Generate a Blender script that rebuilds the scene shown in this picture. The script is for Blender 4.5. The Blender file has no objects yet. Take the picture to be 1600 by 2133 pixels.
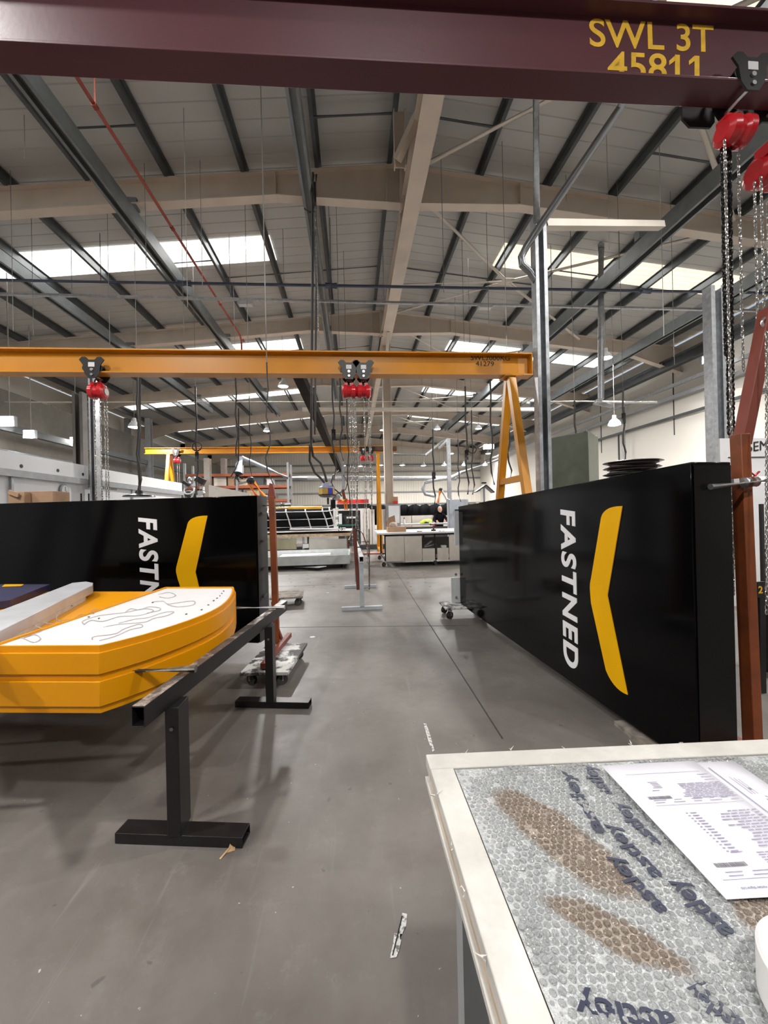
import bpy, math, random
from mathutils import Vector, Matrix
random.seed(7)
SC = bpy.context.scene
COL = SC.collection
V = Vector
# ------------------------------------------------------------------ camera frame (1600 x 2133)
F = 820.0
CAM = V((0, 0, 1.56))
ROLL = 0.022
_u, _v = -65.0, -3.5
u0 = _u*math.cos(ROLL)+_v*math.sin(ROLL)
v0 = -_u*math.sin(ROLL)+_v*math.cos(ROLL)
YAW = math.atan(-u0/F)
PIT = -math.atan(v0/math.hypot(F, u0))
fwd = V((math.sin(YAW)*math.cos(PIT), math.cos(YAW)*math.cos(PIT), math.sin(PIT)))
R0 = V((math.cos(YAW), -math.sin(YAW), 0))
U0 = R0.cross(fwd)
RR = R0*math.cos(ROLL)-U0*math.sin(ROLL)
UU = R0*math.sin(ROLL)+U0*math.cos(ROLL)
def ray(px, py): return (RR*(px-800)+UU*(1066.5-py)+fwd*F)
def PY(px, py, Y): d = ray(px, py); return CAM+d*(Y/d.y)
def PZ(px, py, z): d = ray(px, py); return CAM+d*((z-CAM.z)/d.z)
def PXX(px, py, X): d = ray(px, py); return CAM+d*(X/d.x)
def PP(px, py, p0, n): d = ray(px, py); return CAM+d*((p0-CAM).dot(n)/d.dot(n))
cd = bpy.data.cameras.new('camera'); co = bpy.data.objects.new('camera', cd); COL.objects.link(co)
cd.sensor_fit = 'VERTICAL'; cd.sensor_height = 36; cd.sensor_width = 27
cd.lens = F/2133*36; cd.clip_start = .03; cd.clip_end = 200
M = Matrix((RR, UU, -fwd)).transposed().to_4x4(); M.translation = CAM
co.matrix_world = M
SC.camera = co

# ------------------------------------------------------------------ materials
MATS = {}
def mat(name, col, rough=.5, metal=0., var=.12, scale=6., bump=.0, bscale=40., coat=0., emit=None, es=1., spec=None, dirt=None, dscale=3., dlo=.45, dhi=.7, trans=0.):
    if name in MATS: return MATS[name]
    m = bpy.data.materials.new(name); m.use_nodes = True
    nt = m.node_tree; N = nt.nodes; L = nt.links
    b = N['Principled BSDF']
    tc = N.new('ShaderNodeTexCoord'); nz = N.new('ShaderNodeTexNoise')
    nz.inputs['Scale'].default_value = scale; nz.inputs['Detail'].default_value = 6
    L.new(tc.outputs['Object'], nz.inputs['Vector'])
    rp = N.new('ShaderNodeValToRGB')
    c = V(col)
    rp.color_ramp.elements[0].position = .3; rp.color_ramp.elements[1].position = .7
    rp.color_ramp.elements[0].color = (*(c*(1-var)), 1); rp.color_ramp.elements[1].color = (*[min(1, x*(1+var*.6)) for x in c], 1)
    L.new(nz.outputs['Fac'], rp.inputs['Fac'])
    out = rp.outputs['Color']
    if dirt:
        n2 = N.new('ShaderNodeTexNoise'); n2.inputs['Scale'].default_value = dscale; n2.inputs['Detail'].default_value = 8; n2.inputs['Roughness'].default_value = .65
        L.new(tc.outputs['Object'], n2.inputs['Vector'])
        r2 = N.new('ShaderNodeValToRGB'); r2.color_ramp.elements[0].position = dlo; r2.color_ramp.elements[1].position = dhi
        L.new(n2.outputs['Fac'], r2.inputs['Fac'])
        mx = N.new('ShaderNodeMix'); mx.data_type = 'RGBA'
        L.new(r2.outputs['Color'], mx.inputs[0]); L.new(out, mx.inputs[6]); mx.inputs[7].default_value = (*dirt, 1)
        out = mx.outputs[2]
    L.new(out, b.inputs['Base Color'])
    b.inputs['Roughness'].default_value = rough; b.inputs['Metallic'].default_value = metal
    if coat: b.inputs['Coat Weight'].default_value = coat; b.inputs['Coat Roughness'].default_value = .05
    if spec is not None: b.inputs['Specular IOR Level'].default_value = spec
    if trans: b.inputs['Transmission Weight'].default_value = trans
    if emit: b.inputs['Emission Color'].default_value = (*emit, 1); b.inputs['Emission Strength'].default_value = es
    if bump:
        nb = N.new('ShaderNodeTexNoise'); nb.inputs['Scale'].default_value = bscale; nb.inputs['Detail'].default_value = 4
        L.new(tc.outputs['Object'], nb.inputs['Vector'])
        bp = N.new('ShaderNodeBump'); bp.inputs['Strength'].default_value = bump; bp.inputs['Distance'].default_value = .01
        L.new(nb.outputs['Fac'], bp.inputs['Height']); L.new(bp.outputs['Normal'], b.inputs['Normal'])
    MATS[name] = m; return m
black_panel = mat('black_panel', (.0015, .0015, .0018), .1, 0, .1, 2, spec=.14)
black_edge = mat('black_edge', (.004, .004, .0045), .25, spec=.2)
logo_yellow = mat('logo_yellow', (.9, .47, .001), .45, 0, .03, spec=.15)
logo_white = mat('logo_white', (.84, .84, .86), .35, 0, .03)
sign_yellow = mat('sign_yellow', (.74, .3, .001), .34, 0, .03, 3, spec=.3)
gantry_yellow = mat('gantry_yellow', (.6, .245, .004), .36, 0, .08, 2, dirt=(.56, .3, .08), dscale=1.3, dlo=.58, dhi=.8)
gantry_top = mat('gantry_top', (.3, .1, .015), .6)
maroon = mat('maroon_paint', (.1, .03, .038), .4, 0, .12, 1.5, bump=.05, bscale=30)
stencil = mat('stencil_yellow', (.85, .5, .03), .55, 0, .15, 20)
stencil_black = mat('stencil_black', (.02, .015, .01), .6)
rust = mat('red_oxide', (.23, .055, .012), .5, 0, .2, 5, dirt=(.12, .03, .012), dscale=4)
rustred = mat('red_oxide_arm', (.2, .042, .026), .5, 0, .15, 5)
blacksteel = mat('black_steel', (.02, .018, .019), .38, .4, .25, 6, bump=.04)
worn = mat('worn_steel', (.16, .14, .13), .42, .7, .4, 8, dirt=(.55, .5, .46), dscale=14, dlo=.48, dhi=.62)
rodsteel = mat('rod_steel', (.16, .15, .13), .35, .8, .3, 15, dirt=(.45, .43, .4), dscale=18)
bright = mat('bright_steel', (.62, .62, .63), .28, .9, .2, 12)
galv = mat('galvanised', (.4, .42, .44), .42, .5, .2, 9, dirt=(.52, .54, .56), dscale=12)
galvdk = mat('galvanised_rail', (.2, .22, .23), .48, .35, .15, 5)
purl = mat('purlin_steel', (.085, .095, .1), .5, .3, .2, 5)
cream = mat('cream_paint', (.7, .61, .52), .55, 0, .08, 2)
cream2 = mat('cream_brace', (.7, .64, .56), .5, 0, .08, 2)
white = mat('white_board', (.7, .7, .71), .5, 0, .04, 4, dirt=(.62, .62, .62), dscale=5, dlo=.6, dhi=.8)
offwhite = mat('cupboard_cream', (.68, .63, .56), .5, 0, .06, 4, dirt=(.5, .46, .42), dscale=6, dlo=.58, dhi=.75)
grey = mat('grey_paint', (.3, .31, .32), .5)
ltgrey = mat('light_grey_paint', (.55, .57, .58), .4)
bluegrey = mat('blue_grey_duct', (.34, .38, .44), .4, .2)
dark = mat('dark_rubber', (.02, .019, .018), .6)
black = mat('black_plastic', (.012, .012, .013), .35)
cable = mat('cable_sheath', (.035, .032, .03), .55)
wire = mat('thin_wire', (.3, .29, .27), .5, .5)
red = mat('hoist_red', (.55, .012, .02), .25, 0, .1, 8, coat=.5)
redpl = mat('red_panel', (.7, .03, .03), .4)
chainm = mat('zinc_chain', (.4, .39, .37), .3, .9, .15, 20)
chainb = mat('black_chain', (.03, .03, .03), .3, .8, .2, 20)
pipered = mat('red_pipe', (.42, .09, .06), .45)
bluepipe = mat('blue_grey_pipe', (.07, .09, .14), .4)
card = mat('cardboard', (.42, .26, .16), .8, 0, .1, 5)
wood = mat('raw_timber', (.5, .485, .45), .7, 0, .1, 8, bump=.25, bscale=25, dirt=(.64, .62, .58), dscale=5)
woodedge = mat('timber_edge', (.5, .36, .22), .7, 0, .25, 10, dirt=(.7, .55, .42), dscale=9)
ply = mat('worn_plywood', (.3, .26, .22), .8, 0, .4, 9, dirt=(.07, .06, .055), dscale=7)
painty = mat('paint_spattered_board', (.05, .05, .05), .6, 0, .3, 9, dirt=(.6, .6, .58), dscale=6, dlo=.46, dhi=.55)
paper = mat('paper_white', (.7, .69, .75), .55, 0, .02)
ink = mat('ink_grey', (.28, .26, .36), .7)
inkpale = mat('ink_pale', (.5, .48, .58), .7)
navy = mat('navy_fabric', (.02, .02, .07), .5, 0, .3, 12)
green = mat('grey_green_cabinet', (.115, .135, .1), .45)
dkgreen = mat('dark_green', (.02, .09, .06), .4)
orange = mat('orange_arm', (.8, .22, .02), .4)
rackred = mat('rack_orange', (.36, .09, .04), .6)
hivis = mat('hi_vis', (.75, .95, .05), .7, emit=None)
skin = mat('skin', (.55, .3, .22), .5)
hair = mat('grey_hair', (.5, .48, .46), .8)
cloth = mat('black_clothing', (.006, .006, .007), .9, spec=.1)
rubber = mat('caster_tyre', (.05, .045, .045), .6)
lampm = mat('lamp_glow', (1, 1, 1), .5, emit=(1, .97, .92), es=28)
tubelamp = mat('tube_glow', (1, 1, 1), .5, emit=(1, .98, .93), es=10)
def rooflight_mat(name, colr, st):
    m = mat(name, (.8, .8, .78), .6, emit=colr, es=st)
    nt = m.node_tree; b = nt.nodes['Principled BSDF']; tc = nt.nodes['Texture Coordinate']
    w = nt.nodes.new('ShaderNodeTexWave'); w.bands_direction = 'Y'; w.inputs['Scale'].default_value = 1.6; w.inputs['Distortion'].default_value = 0
    nt.links.new(tc.outputs['Object'], w.inputs['Vector'])
    mr = nt.nodes.new('ShaderNodeMapRange'); mr.inputs[3].default_value = st*.82; mr.inputs[4].default_value = st*1.1
    nt.links.new(w.outputs['Fac'], mr.inputs[0]); nt.links.new(mr.outputs[0], b.inputs['Emission Strength'])
    return m
skylight = rooflight_mat('rooflight_glow', (1, .98, .93), 2.6)
skywarm = rooflight_mat('rooflight_warm', (1, .86, .66), 1.25)

def floor_mat():
    m = bpy.data.materials.new('concrete_floor'); m.use_nodes = True
    nt = m.node_tree; N = nt.nodes; L = nt.links; b = N['Principled BSDF']
    tc = N.new('ShaderNodeTexCoord')
    def noise(s, d=8, r=.6, sx=1, sy=1):
        mp = N.new('ShaderNodeMapping'); mp.inputs['Scale'].default_value = (sx, sy, 1)
        L.new(tc.outputs['Object'], mp.inputs['Vector'])
        n = N.new('ShaderNodeTexNoise'); n.inputs['Scale'].default_value = s; n.inputs['Detail'].default_value = d; n.inputs['Roughness'].default_value = r
        L.new(mp.outputs['Vector'], n.inputs['Vector']); return n.outputs['Fac']
    def ramp(f, a, ca, bb, cb):
        r = N.new('ShaderNodeValToRGB'); e = r.color_ramp.elements
        e[0].position = a; e[0].color = (*ca, 1); e[1].position = bb; e[1].color = (*cb, 1); L.new(f, r.inputs['Fac']); return r.outputs['Color']
    def mix(f, a, bb, t='MIX'):
        x = N.new('ShaderNodeMix'); x.data_type = 'RGBA'; x.blend_type = t
        if isinstance(f, float): x.inputs[0].default_value = f
        else: L.new(f, x.inputs[0])
        L.new(a, x.inputs[6])
        if isinstance(bb, tuple): x.inputs[7].default_value = (*bb, 1)
        else: L.new(bb, x.inputs[7])
        return x.outputs[2]
    base = ramp(noise(.45, 8, .65), .36, (.1, .087, .077), .64, (.2, .186, .172))
    base = mix(ramp(noise(1.6, 8, .7), .52, (0, 0, 0), .72, (.55, .55, .55)), base, (.085, .07, .06))
    base = mix(ramp(noise(7, 10, .75), .56, (0, 0, 0), .7, (.45, .45, .45)), base, (.23, .215, .2))
    base = mix(ramp(noise(14, 6, .5), .68, (0, 0, 0), .72, (.6, .6, .6)), base, (.06, .055, .05))
    base = mix(ramp(noise(40, 3, .5), .74, (0, 0, 0), .76, (.8, .8, .8)), base, (.5, .49, .47))
    base = mix(ramp(noise(3, 8, .7, 6, .3), .6, (0, 0, 0), .72, (.25, .25, .25)), base, (.3, .29, .28))
    L.new(base, b.inputs['Base Color'])
    rr = ramp(noise(1.3, 8, .7), .3, (.36, .36, .36), .75, (.58, .58, .58))
    L.new(rr, b.inputs['Roughness'])
    bp = N.new('ShaderNodeBump'); bp.inputs['Strength'].default_value = .12; bp.inputs['Distance'].default_value = .01
    L.new(noise(18, 8, .7), bp.inputs['Height']); L.new(bp.outputs['Normal'], b.inputs['Normal'])
    return m
def ribbed(name, col, axis, sc, strength=.5, rough=.5, var=.06):
    m = mat(name, col, rough, 0, var, .6)
    nt = m.node_tree; tc = nt.nodes['Texture Coordinate']; b = nt.nodes['Principled BSDF']
    w = nt.nodes.new('ShaderNodeTexWave'); w.bands_direction = axis; w.wave_profile = 'SAW'
    w.inputs['Scale'].default_value = sc; w.inputs['Distortion'].default_value = 0
    nt.links.new(tc.outputs['Object'], w.inputs['Vector'])
    r = nt.nodes.new('ShaderNodeValToRGB'); r.color_ramp.elements[0].position = .0; r.color_ramp.elements[1].position = .08
    nt.links.new(w.outputs['Fac'], r.inputs['Fac'])
    bp = nt.nodes.new('ShaderNodeBump'); bp.inputs['Strength'].default_value = strength; bp.inputs['Distance'].default_value = .03
    nt.links.new(r.outputs['Color'], bp.inputs['Height']); nt.links.new(bp.outputs['Normal'], b.inputs['Normal'])
    return m
ceilm = ribbed('roof_liner_sheet', (.5, .5, .48), 'Y', .9, .7)
wallm = ribbed('white_wall_cladding', (.74, .7, .63), 'X', 1.3, .8)
wallside = mat('side_wall_cladding', (.74, .71, .65), .6, 0, .05, .4)

def bubble_mat(dome=False):
    m = bpy.data.materials.new('bubble_wrap'); m.use_nodes = True
    nt = m.node_tree; N = nt.nodes; L = nt.links; b = N['Principled BSDF']
    tc = N.new('ShaderNodeTexCoord')
    vo = N.new('ShaderNodeTexVoronoi'); vo.inputs['Scale'].default_value = 118; vo.inputs['Randomness'].default_value = .45
    L.new(tc.outputs['Object'], vo.inputs['Vector'])
    nz = N.new('ShaderNodeTexNoise'); nz.inputs['Scale'].default_value = 230 if dome else 120; nz.inputs['Detail'].default_value = 5
    L.new(tc.outputs['Object'], nz.inputs['Vector'])
    r = N.new('ShaderNodeValToRGB'); r.color_ramp.elements[0].position = .3; r.color_ramp.elements[0].color = (1, 1, 1, 1)
    r.color_ramp.elements[1].position = .62; r.color_ramp.elements[1].color = (0, 0, 0, 1)
    L.new(vo.outputs['Distance'], r.inputs['Fac'])
    r.color_ramp.elements[0].color = r.color_ramp.elements[1].color = (1, 1, 1, 1) if dome else (0, 0, 0, 1)
    # colour: pale film, darker bubble centres
    c1 = N.new('ShaderNodeMix'); c1.data_type = 'RGBA'; L.new(r.outputs['Color'], c1.inputs[0])
    c1.inputs[6].default_value = (.6, .62, .62, 1); c1.inputs[7].default_value = (.43, .45, .45, 1)
    # brown cardboard showing through in two patches
    geo = N.new('ShaderNodeNewGeometry'); 
    mp = N.new('ShaderNodeMapping'); L.new(geo.outputs['Position'], mp.inputs['Vector'])
    MATS['_bubble_map'] = mp
    total = None
    for (cx, cy, rx, ry, rot) in BROWN:
        m1 = N.new('ShaderNodeMapping'); m1.vector_type = 'TEXTURE'
        m1.inputs['Location'].default_value = (cx, cy, 0); m1.inputs['Rotation'].default_value = (0, 0, rot); m1.inputs['Scale'].default_value = (rx, ry, 1000)
        L.new(geo.outputs['Position'], m1.inputs['Vector'])
        ln = N.new('ShaderNodeVectorMath'); ln.operation = 'LENGTH'; L.new(m1.outputs['Vector'], ln.inputs[0])
        ad = N.new('ShaderNodeMath'); ad.operation = 'MULTIPLY_ADD'; nn = N.new('ShaderNodeTexNoise'); nn.inputs['Scale'].default_value = 9
        L.new(geo.outputs['Position'], nn.inputs['Vector']); L.new(nn.outputs['Fac'], ad.inputs[0]); ad.inputs[1].default_value = 1.0; 
        L.new(ln.outputs['Value'], ad.inputs[2])
        mr = N.new('ShaderNodeMapRange'); mr.inputs[1].default_value = 1.35; mr.inputs[2].default_value = 1.6; mr.inputs[3].default_value = 1; mr.inputs[4].default_value = 0
        L.new(ad.outputs[0], mr.inputs[0])
        if total is None: total = mr.outputs[0]
        else:
            mm = N.new('ShaderNodeMath'); mm.operation = 'MAXIMUM'; L.new(total, mm.inputs[0]); L.new(mr.outputs[0], mm.inputs[1]); total = mm.outputs[0]
    c2 = N.new('ShaderNodeMix'); c2.data_type = 'RGBA'; L.new(r.outputs['Color'], c2.inputs[0])
    c2.inputs[6].default_value = (.44, .38, .32, 1); c2.inputs[7].default_value = (.25, .2, .16, 1)
    c3 = N.new('ShaderNodeMix'); c3.data_type = 'RGBA'; L.new(total, c3.inputs[0]); L.new(c1.outputs[2], c3.inputs[6]); L.new(c2.outputs[2], c3.inputs[7])
    L.new(c3.outputs[2], b.inputs['Base Color'])
    b.inputs['Roughness'].default_value = .07; b.inputs['Specular IOR Level'].default_value = 1.0
    b.inputs['Coat Weight'].default_value = 1; b.inputs['Coat Roughness'].default_value = .05; b.inputs['Metallic'].default_value = .15
    ad2 = N.new('ShaderNodeMath'); ad2.operation = 'MULTIPLY_ADD'; L.new(nz.outputs['Fac'], ad2.inputs[0]); ad2.inputs[1].default_value = 1.3; L.new(r.outputs['Color'], ad2.inputs[2])
    bp = N.new('ShaderNodeBump'); bp.inputs['Strength'].default_value = 1; bp.inputs['Distance'].default_value = .007 if dome else .009
    L.new(ad2.outputs[0], bp.inputs['Height']); L.new(bp.outputs['Normal'], b.inputs['Normal']); L.new(bp.outputs['Normal'], b.inputs['Coat Normal'])
    return m

# ------------------------------------------------------------------ mesh builder
def frame(d, up=V((0, 0, 1))):
    d = d.normalized()
    if abs(d.dot(up)) > .999: up = V((0, 1, 0))
    s = d.cross(up).normalized(); t = s.cross(d).normalized()
    return d, s, t
class MB:
    def __init__(s): s.v = []; s.f = []
    def add(s, vs, fs):
        o = len(s.v); s.v += [V(x) for x in vs]; s.f += [tuple(i+o for i in f) for f in fs]; return s
    def box(s, c, d, rot=None):
        c = V(c); h = V(d)/2; vs = []
        for z in (-1, 1):
            for (x, y) in ((-1, -1), (1, -1), (1, 1), (-1, 1)):
                p = V((x*h.x, y*h.y, z*h.z))
                if rot is not None: p = rot @ p
                vs.append(c+p)
        return s.add(vs, [(3, 2, 1, 0), (4, 5, 6, 7), (0, 1, 5, 4), (1, 2, 6, 5), (2, 3, 7, 6), (3, 0, 4, 7)])
    def bar(s, p, q, w, h, up=V((0, 0, 1))):
        p = V(p); q = V(q); d, a, b = frame(q-p, V(up)); vs = []
        for e in (p, q):
            for (x, y) in ((-1, -1), (1, -1), (1, 1), (-1, 1)): vs.append(e+a*(x*w/2)+b*(y*h/2))
        return s.add(vs, [(0, 1, 2, 3), (7, 6, 5, 4), (0, 4, 5, 1), (1, 5, 6, 2), (2, 6, 7, 3), (3, 7, 4, 0)])
    def hollow(s, p, q, w, h, t=.005, up=V((0, 0, 1))):
        p = V(p); q = V(q); d, a, b = frame(q-p, V(up)); vs = []
        for e in (p, q):
            for k in (0, 1):
                for (x, y) in ((-1, -1), (1, -1), (1, 1), (-1, 1)): vs.append(e+a*(x*(w/2-k*t))+b*(y*(h/2-k*t)))
        fs = []
        for i in range(4):
            j = (i+1) % 4
            fs += [(i, j, j+8, i+8)[::-1], (i+4, j+4, j+12, i+12), (i, j, j+4, i+4), (i+8, j+8, j+12, i+12)[::-1]]
        return s.add(vs, fs)
    def ibeam(s, p, q, w, h, tf=.015, tw=.01, up=V((0, 0, 1))):
        p = V(p); q = V(q); d, a, b = frame(q-p, V(up))
        s.bar(p+b*(h/2-tf/2), q+b*(h/2-tf/2), w, tf, up); s.bar(p-b*(h/2-tf/2), q-b*(h/2-tf/2), w, tf, up)
        return s.bar(p, q, tw, h-2*tf, up)
    def tube(s, pts, r, n=10, caps=True):
        pts = [V(p) for p in pts]; rings = []; up = V((0, 0, 1)); prev = None
        rs = r if isinstance(r, (list, tuple)) else [r]*len(pts)
        o = len(s.v)
        for i, p in enumerate(pts):
            d = (pts[min(i+1, len(pts)-1)]-pts[max(i-1, 0)]).normalized()
            if prev is None:
                _, a, b = frame(d)
            else:
                a = (prev-d*prev.dot(d)).normalized(); b = d.cross(a)
            prev = a
            for k in range(n):
                t = 2*math.pi*k/n; s.v.append(p+(a*math.cos(t)+b*math.sin(t))*rs[i])
        for i in range(len(pts)-1):
            for k in range(n):
                k2 = (k+1) % n; s.f.append((o+i*n+k, o+i*n+k2, o+(i+1)*n+k2, o+(i+1)*n+k))
        if caps:
            s.f.append(tuple(o+k for k in range(n))[::-1]); s.f.append(tuple(o+(len(pts)-1)*n+k for k in range(n)))
        return s
    def cyl(s, p, q, r, n=16, r2=None): return s.tube([p, q], [r, r if r2 is None else r2], n)
    def prism(s, pts, ext):
        n = len(pts); ext = V(ext); vs = [V(p) for p in pts]+[V(p)+ext for p in pts]
        fs = [tuple(range(n))[::-1], tuple(range(n, 2*n))]+[(i, (i+1) % n, (i+1) % n+n, i+n) for i in range(n)]
        return s.add(vs, fs)
    def lathe(s, c, prof, n=20, axis=V((0, 0, 1))):
        closed = prof[0] == prof[-1]
        c = V(c); d, a, b = frame(V(axis)); o = len(s.v)
        for (r, z) in prof:
            for k in range(n):
                t = 2*math.pi*k/n; s.v.append(c+d*z+(a*math.cos(t)+b*math.sin(t))*r)
        for i in range(len(prof)-1):
            for k in range(n):
                k2 = (k+1) % n; s.f.append((o+i*n+k, o+i*n+k2, o+(i+1)*n+k2, o+(i+1)*n+k))
        if not closed: s.f.append(tuple(o+k for k in range(n))[::-1]); s.f.append(tuple(o+(len(prof)-1)*n+k for k in range(n)))
        return s
    def ball(s, c, r, n=12, m=8):
        c = V(c); rx, ry, rz = r if isinstance(r, (tuple, list)) else (r, r, r); o = len(s.v)
        for i in range(m+1):
            th = math.pi*(i if 0 < i < m else (i+.02 if i == 0 else i-.02))/m
            for k in range(n):
                t = 2*math.pi*k/n; s.v.append(c+V((rx*math.sin(th)*math.cos(t), ry*math.sin(th)*math.sin(t), rz*math.cos(th))))
        for i in range(m):
            for k in range(n):
                k2 = (k+1) % n; s.f.append((o+i*n+k, o+(i+1)*n+k, o+(i+1)*n+k2, o+i*n+k2))
        return s
    def torus(s, c, R, r, axis=V((0, 0, 1)), n=20, m=8, stretch=None):
        c = V(c); d, a, b = frame(V(axis)); o = len(s.v)
        for i in range(n):
            t = 2*math.pi*i/n; e = a*math.cos(t)+b*math.sin(t)
            for k in range(m):
                u = 2*math.pi*k/m; s.v.append(c+e*(R+r*math.cos(u))+d*(r*math.sin(u)))
        for i in range(n):
            for k in range(m):
                i2 = (i+1) % n; k2 = (k+1) % m; s.f.append((o+i*m+k, o+i2*m+k, o+i2*m+k2, o+i*m+k2))
        return s
    def chain(s, p, q, L=.035, W=.02, r=.004, n=10, m=5):
        p = V(p); q = V(q); d = (q-p); ln = d.length; d.normalize(); _, a, b = frame(d)
        k = max(1, int(ln/(L-2.2*r)))
        for i in range(k):
            c = p+d*(ln*(i+.5)/k); x = a if i % 2 else b; y = b if i % 2 else a
            ang = .35*math.sin(i*1.7); x, y = x*math.cos(ang)+y*math.sin(ang), y*math.cos(ang)-x*math.sin(ang)
            o = len(s.v)
            for j in range(n):
                t = 2*math.pi*j/n; cx = math.cos(t); sx = math.sin(t)
                e = (d*cx+x*sx).normalized(); base = c+d*(cx*(L/2-r))+x*(sx*(W/2-r))
                for h in range(m):
                    u = 2*math.pi*h/m; s.v.append(base+e*(r*math.cos(u))+y*(r*math.sin(u)))
            for j in range(n):
                for h in range(m):
                    j2 = (j+1) % n; h2 = (h+1) % m; s.f.append((o+j*m+h, o+j2*m+h, o+j2*m+h2, o+j*m+h2))
        return s
    def build(s, name, m, parent=None, bevel=0, loc=None):
        me = bpy.data.meshes.new(name); off = V((0, 0, 0))
        p = parent
        while p is not None: off = off+p.location; p = p.parent
        if parent is None:
            lo = [min(v[i] for v in s.v) for i in range(3)]; hi = [max(v[i] for v in s.v) for i in range(3)]
            off = V(((lo[0]+hi[0])/2, (lo[1]+hi[1])/2, lo[2])) if loc is None else V(loc)
        me.from_pydata([tuple(v-off) for v in s.v], [], s.f); me.update()
        import bmesh
        bm = bmesh.new(); bm.from_mesh(me); bmesh.ops.recalc_face_normals(bm, faces=bm.faces); bm.to_mesh(me); bm.free()
        me.polygons.foreach_set('use_smooth', [True]*len(me.polygons)); me.set_sharp_from_angle(angle=math.radians(35))
        me.materials.append(m)
        o = bpy.data.objects.new(name, me); COL.objects.link(o)
        if parent is None: o.location = off
        else: o.parent = parent
        if bevel:
            b = o.modifiers.new('bevel', 'BEVEL'); b.width = bevel; b.segments = 2; b.limit_method = 'ANGLE'
        return o
def tag(o, label=None, cat=None, group=None, kind=None):
    if label: o['label'] = label
    if cat: o['category'] = cat
    if group: o['group'] = group
    if kind: o['kind'] = kind
    return o
def thing(name, loc, label, cat, group=None):
    o = bpy.data.objects.new(name, None); o.empty_display_size = .1; COL.objects.link(o); o.location = V(loc)
    return tag(o, label, cat, group)
def struct(o, label=None): o['kind'] = 'structure'; 
def dup(root, loc, label=None, rotz=None, group=None):
    def cp(o, par):
        c = o.copy(); COL.objects.link(c); c.parent = par
        for ch in [x for x in KIDS.get(o.name, [])]: cp(ch, c)
        return c
    c = cp(root, None); c.location = V(loc)
    if rotz is not None: c.rotation_euler = (0, 0, rotz)
    if label: c['label'] = label
    if group: c['group'] = group
    return c
KIDS = {}
def index_kids():
    KIDS.clear()
    for o in COL.objects:
        if o.parent: KIDS.setdefault(o.parent.name, []).append(o)
def text_on(s, name, o, xe, yt, m, parent, depth=.003, bold=.0, space=1., shear=0.):
    """text from point o (baseline start) running to xe, cap tops towards yt."""
    cu = bpy.data.curves.new(name, 'FONT'); cu.body = s; cu.size = 1; cu.extrude = 0; cu.offset = bold; cu.space_character = space; cu.shear = shear
    to = bpy.data.objects.new('tmp', cu); COL.objects.link(to)
    dg = bpy.context.evaluated_depsgraph_get(); dg.update()
    me = bpy.data.meshes.new_from_object(to.evaluated_get(dg)); COL.objects.unlink(to); bpy.data.objects.remove(to)
    xs = [v.co.x for v in me.vertices]; ys = [v.co.y for v in me.vertices]
    x0, x1, y0, y1 = min(xs), max(xs), min(ys), max(ys)
    o = V(o); ex = V(xe)-o; ey = V(yt)-o; n = ex.cross(ey).normalized()*depth
    off = V((0, 0, 0)); p = parent
    while p is not None: off = off+p.location; p = p.parent
    base = off.copy()
    vs = [tuple(o+ex*((v.co.x-x0)/(x1-x0))+ey*((v.co.y-y0)/(y1-y0))-base) for v in me.vertices]
    fs = [tuple(p.vertices) for p in me.polygons]
    nm = bpy.data.meshes.new(name); nm.from_pydata(vs, [], fs); nm.update(); nm.materials.append(m)
    ob = bpy.data.objects.new(name, nm); COL.objects.link(ob); ob.parent = parent
    so = ob.modifiers.new('thick', 'SOLIDIFY'); so.thickness = depth; so.offset = 0
    bpy.data.meshes.remove(me)
    return ob
exec_parts = []
EXPO = -0.35

# ================================================================== THE BUILDING
XR, ZR, SL = 1.16, 9.12, .105          # ridge position, ridge height, roof slope
XL, XW = -13.5, 12.8                    # side walls
Y0, Y1 = -6.0, 38.6
def zr(x): return ZR-SL*abs(x-XR)
FR = [-3.7, 2.3, 8.3, 14.3, 20.3, 26.3, 32.3, 38.2]
o = MB().box(((XL+XW)/2, (Y0+Y1)/2, -.05), (XW-XL+.6, Y1-Y0+.6, .1)).build('floor', floor_mat(), loc=(0, 0, 0)); struct(o)
b = MB()
for (xa, xb) in ((XL, XR), (XR, XW)):
    b.prism([(xa, Y0, zr(xa)), (xb, Y0, zr(xb)), (xb, Y0, zr(xb)+.1), (xa, Y0, zr(xa)+.1)], (0, Y1-Y0, 0))
struct(b.build('ceiling', ceilm, loc=(0, 0, 0)))
struct(MB().box((XW+.1, (Y0+Y1)/2, 3.9), (.2, Y1-Y0, 7.9)).build('wall_right', wallside, loc=(0, 0, 0)))
struct(MB().box((XL-.1, (Y0+Y1)/2, 3.75), (.2, Y1-Y0, 7.6)).build('wall_left', wallside, loc=(0, 0, 0)))
darkwall = ribbed('unseen_wall_dark', (.05, .048, .045), 'Z', 1.3, .8)  # unseen wall behind the camera, coloured dark to dim the sign reflections
for nm, yy in (('wall_back', Y1+.1), ('wall_front', Y0-.1)):
    b = MB().prism([(XL, yy-.1, 0), (XW, yy-.1, 0), (XW, yy-.1, zr(XW)), (XR, yy-.1, ZR), (XL, yy-.1, zr(XL))], (0, .2, 0))
    struct(b.build(nm, wallm if yy > 0 else darkwall, loc=(0, 0, 0)))
# floor joints
j = 1
def joint(a, c, w=.012):
    global j
    b = MB().bar((a.x, a.y, .0005), (c.x, c.y, .0005), w, .002); o = b.build('trim_%d' % j, mat('joint_line', (.05, .048, .045), .7)); struct(o); j += 1
joint(PZ(824, 1189, 0), PZ(1047, 1539, 0))
a = PZ(560, 1307, 0); c = PZ(975, 1303, 0); joint(a, c)
joint(PZ(556, 1222, 0), PZ(740, 1217, 0), .014)
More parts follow.
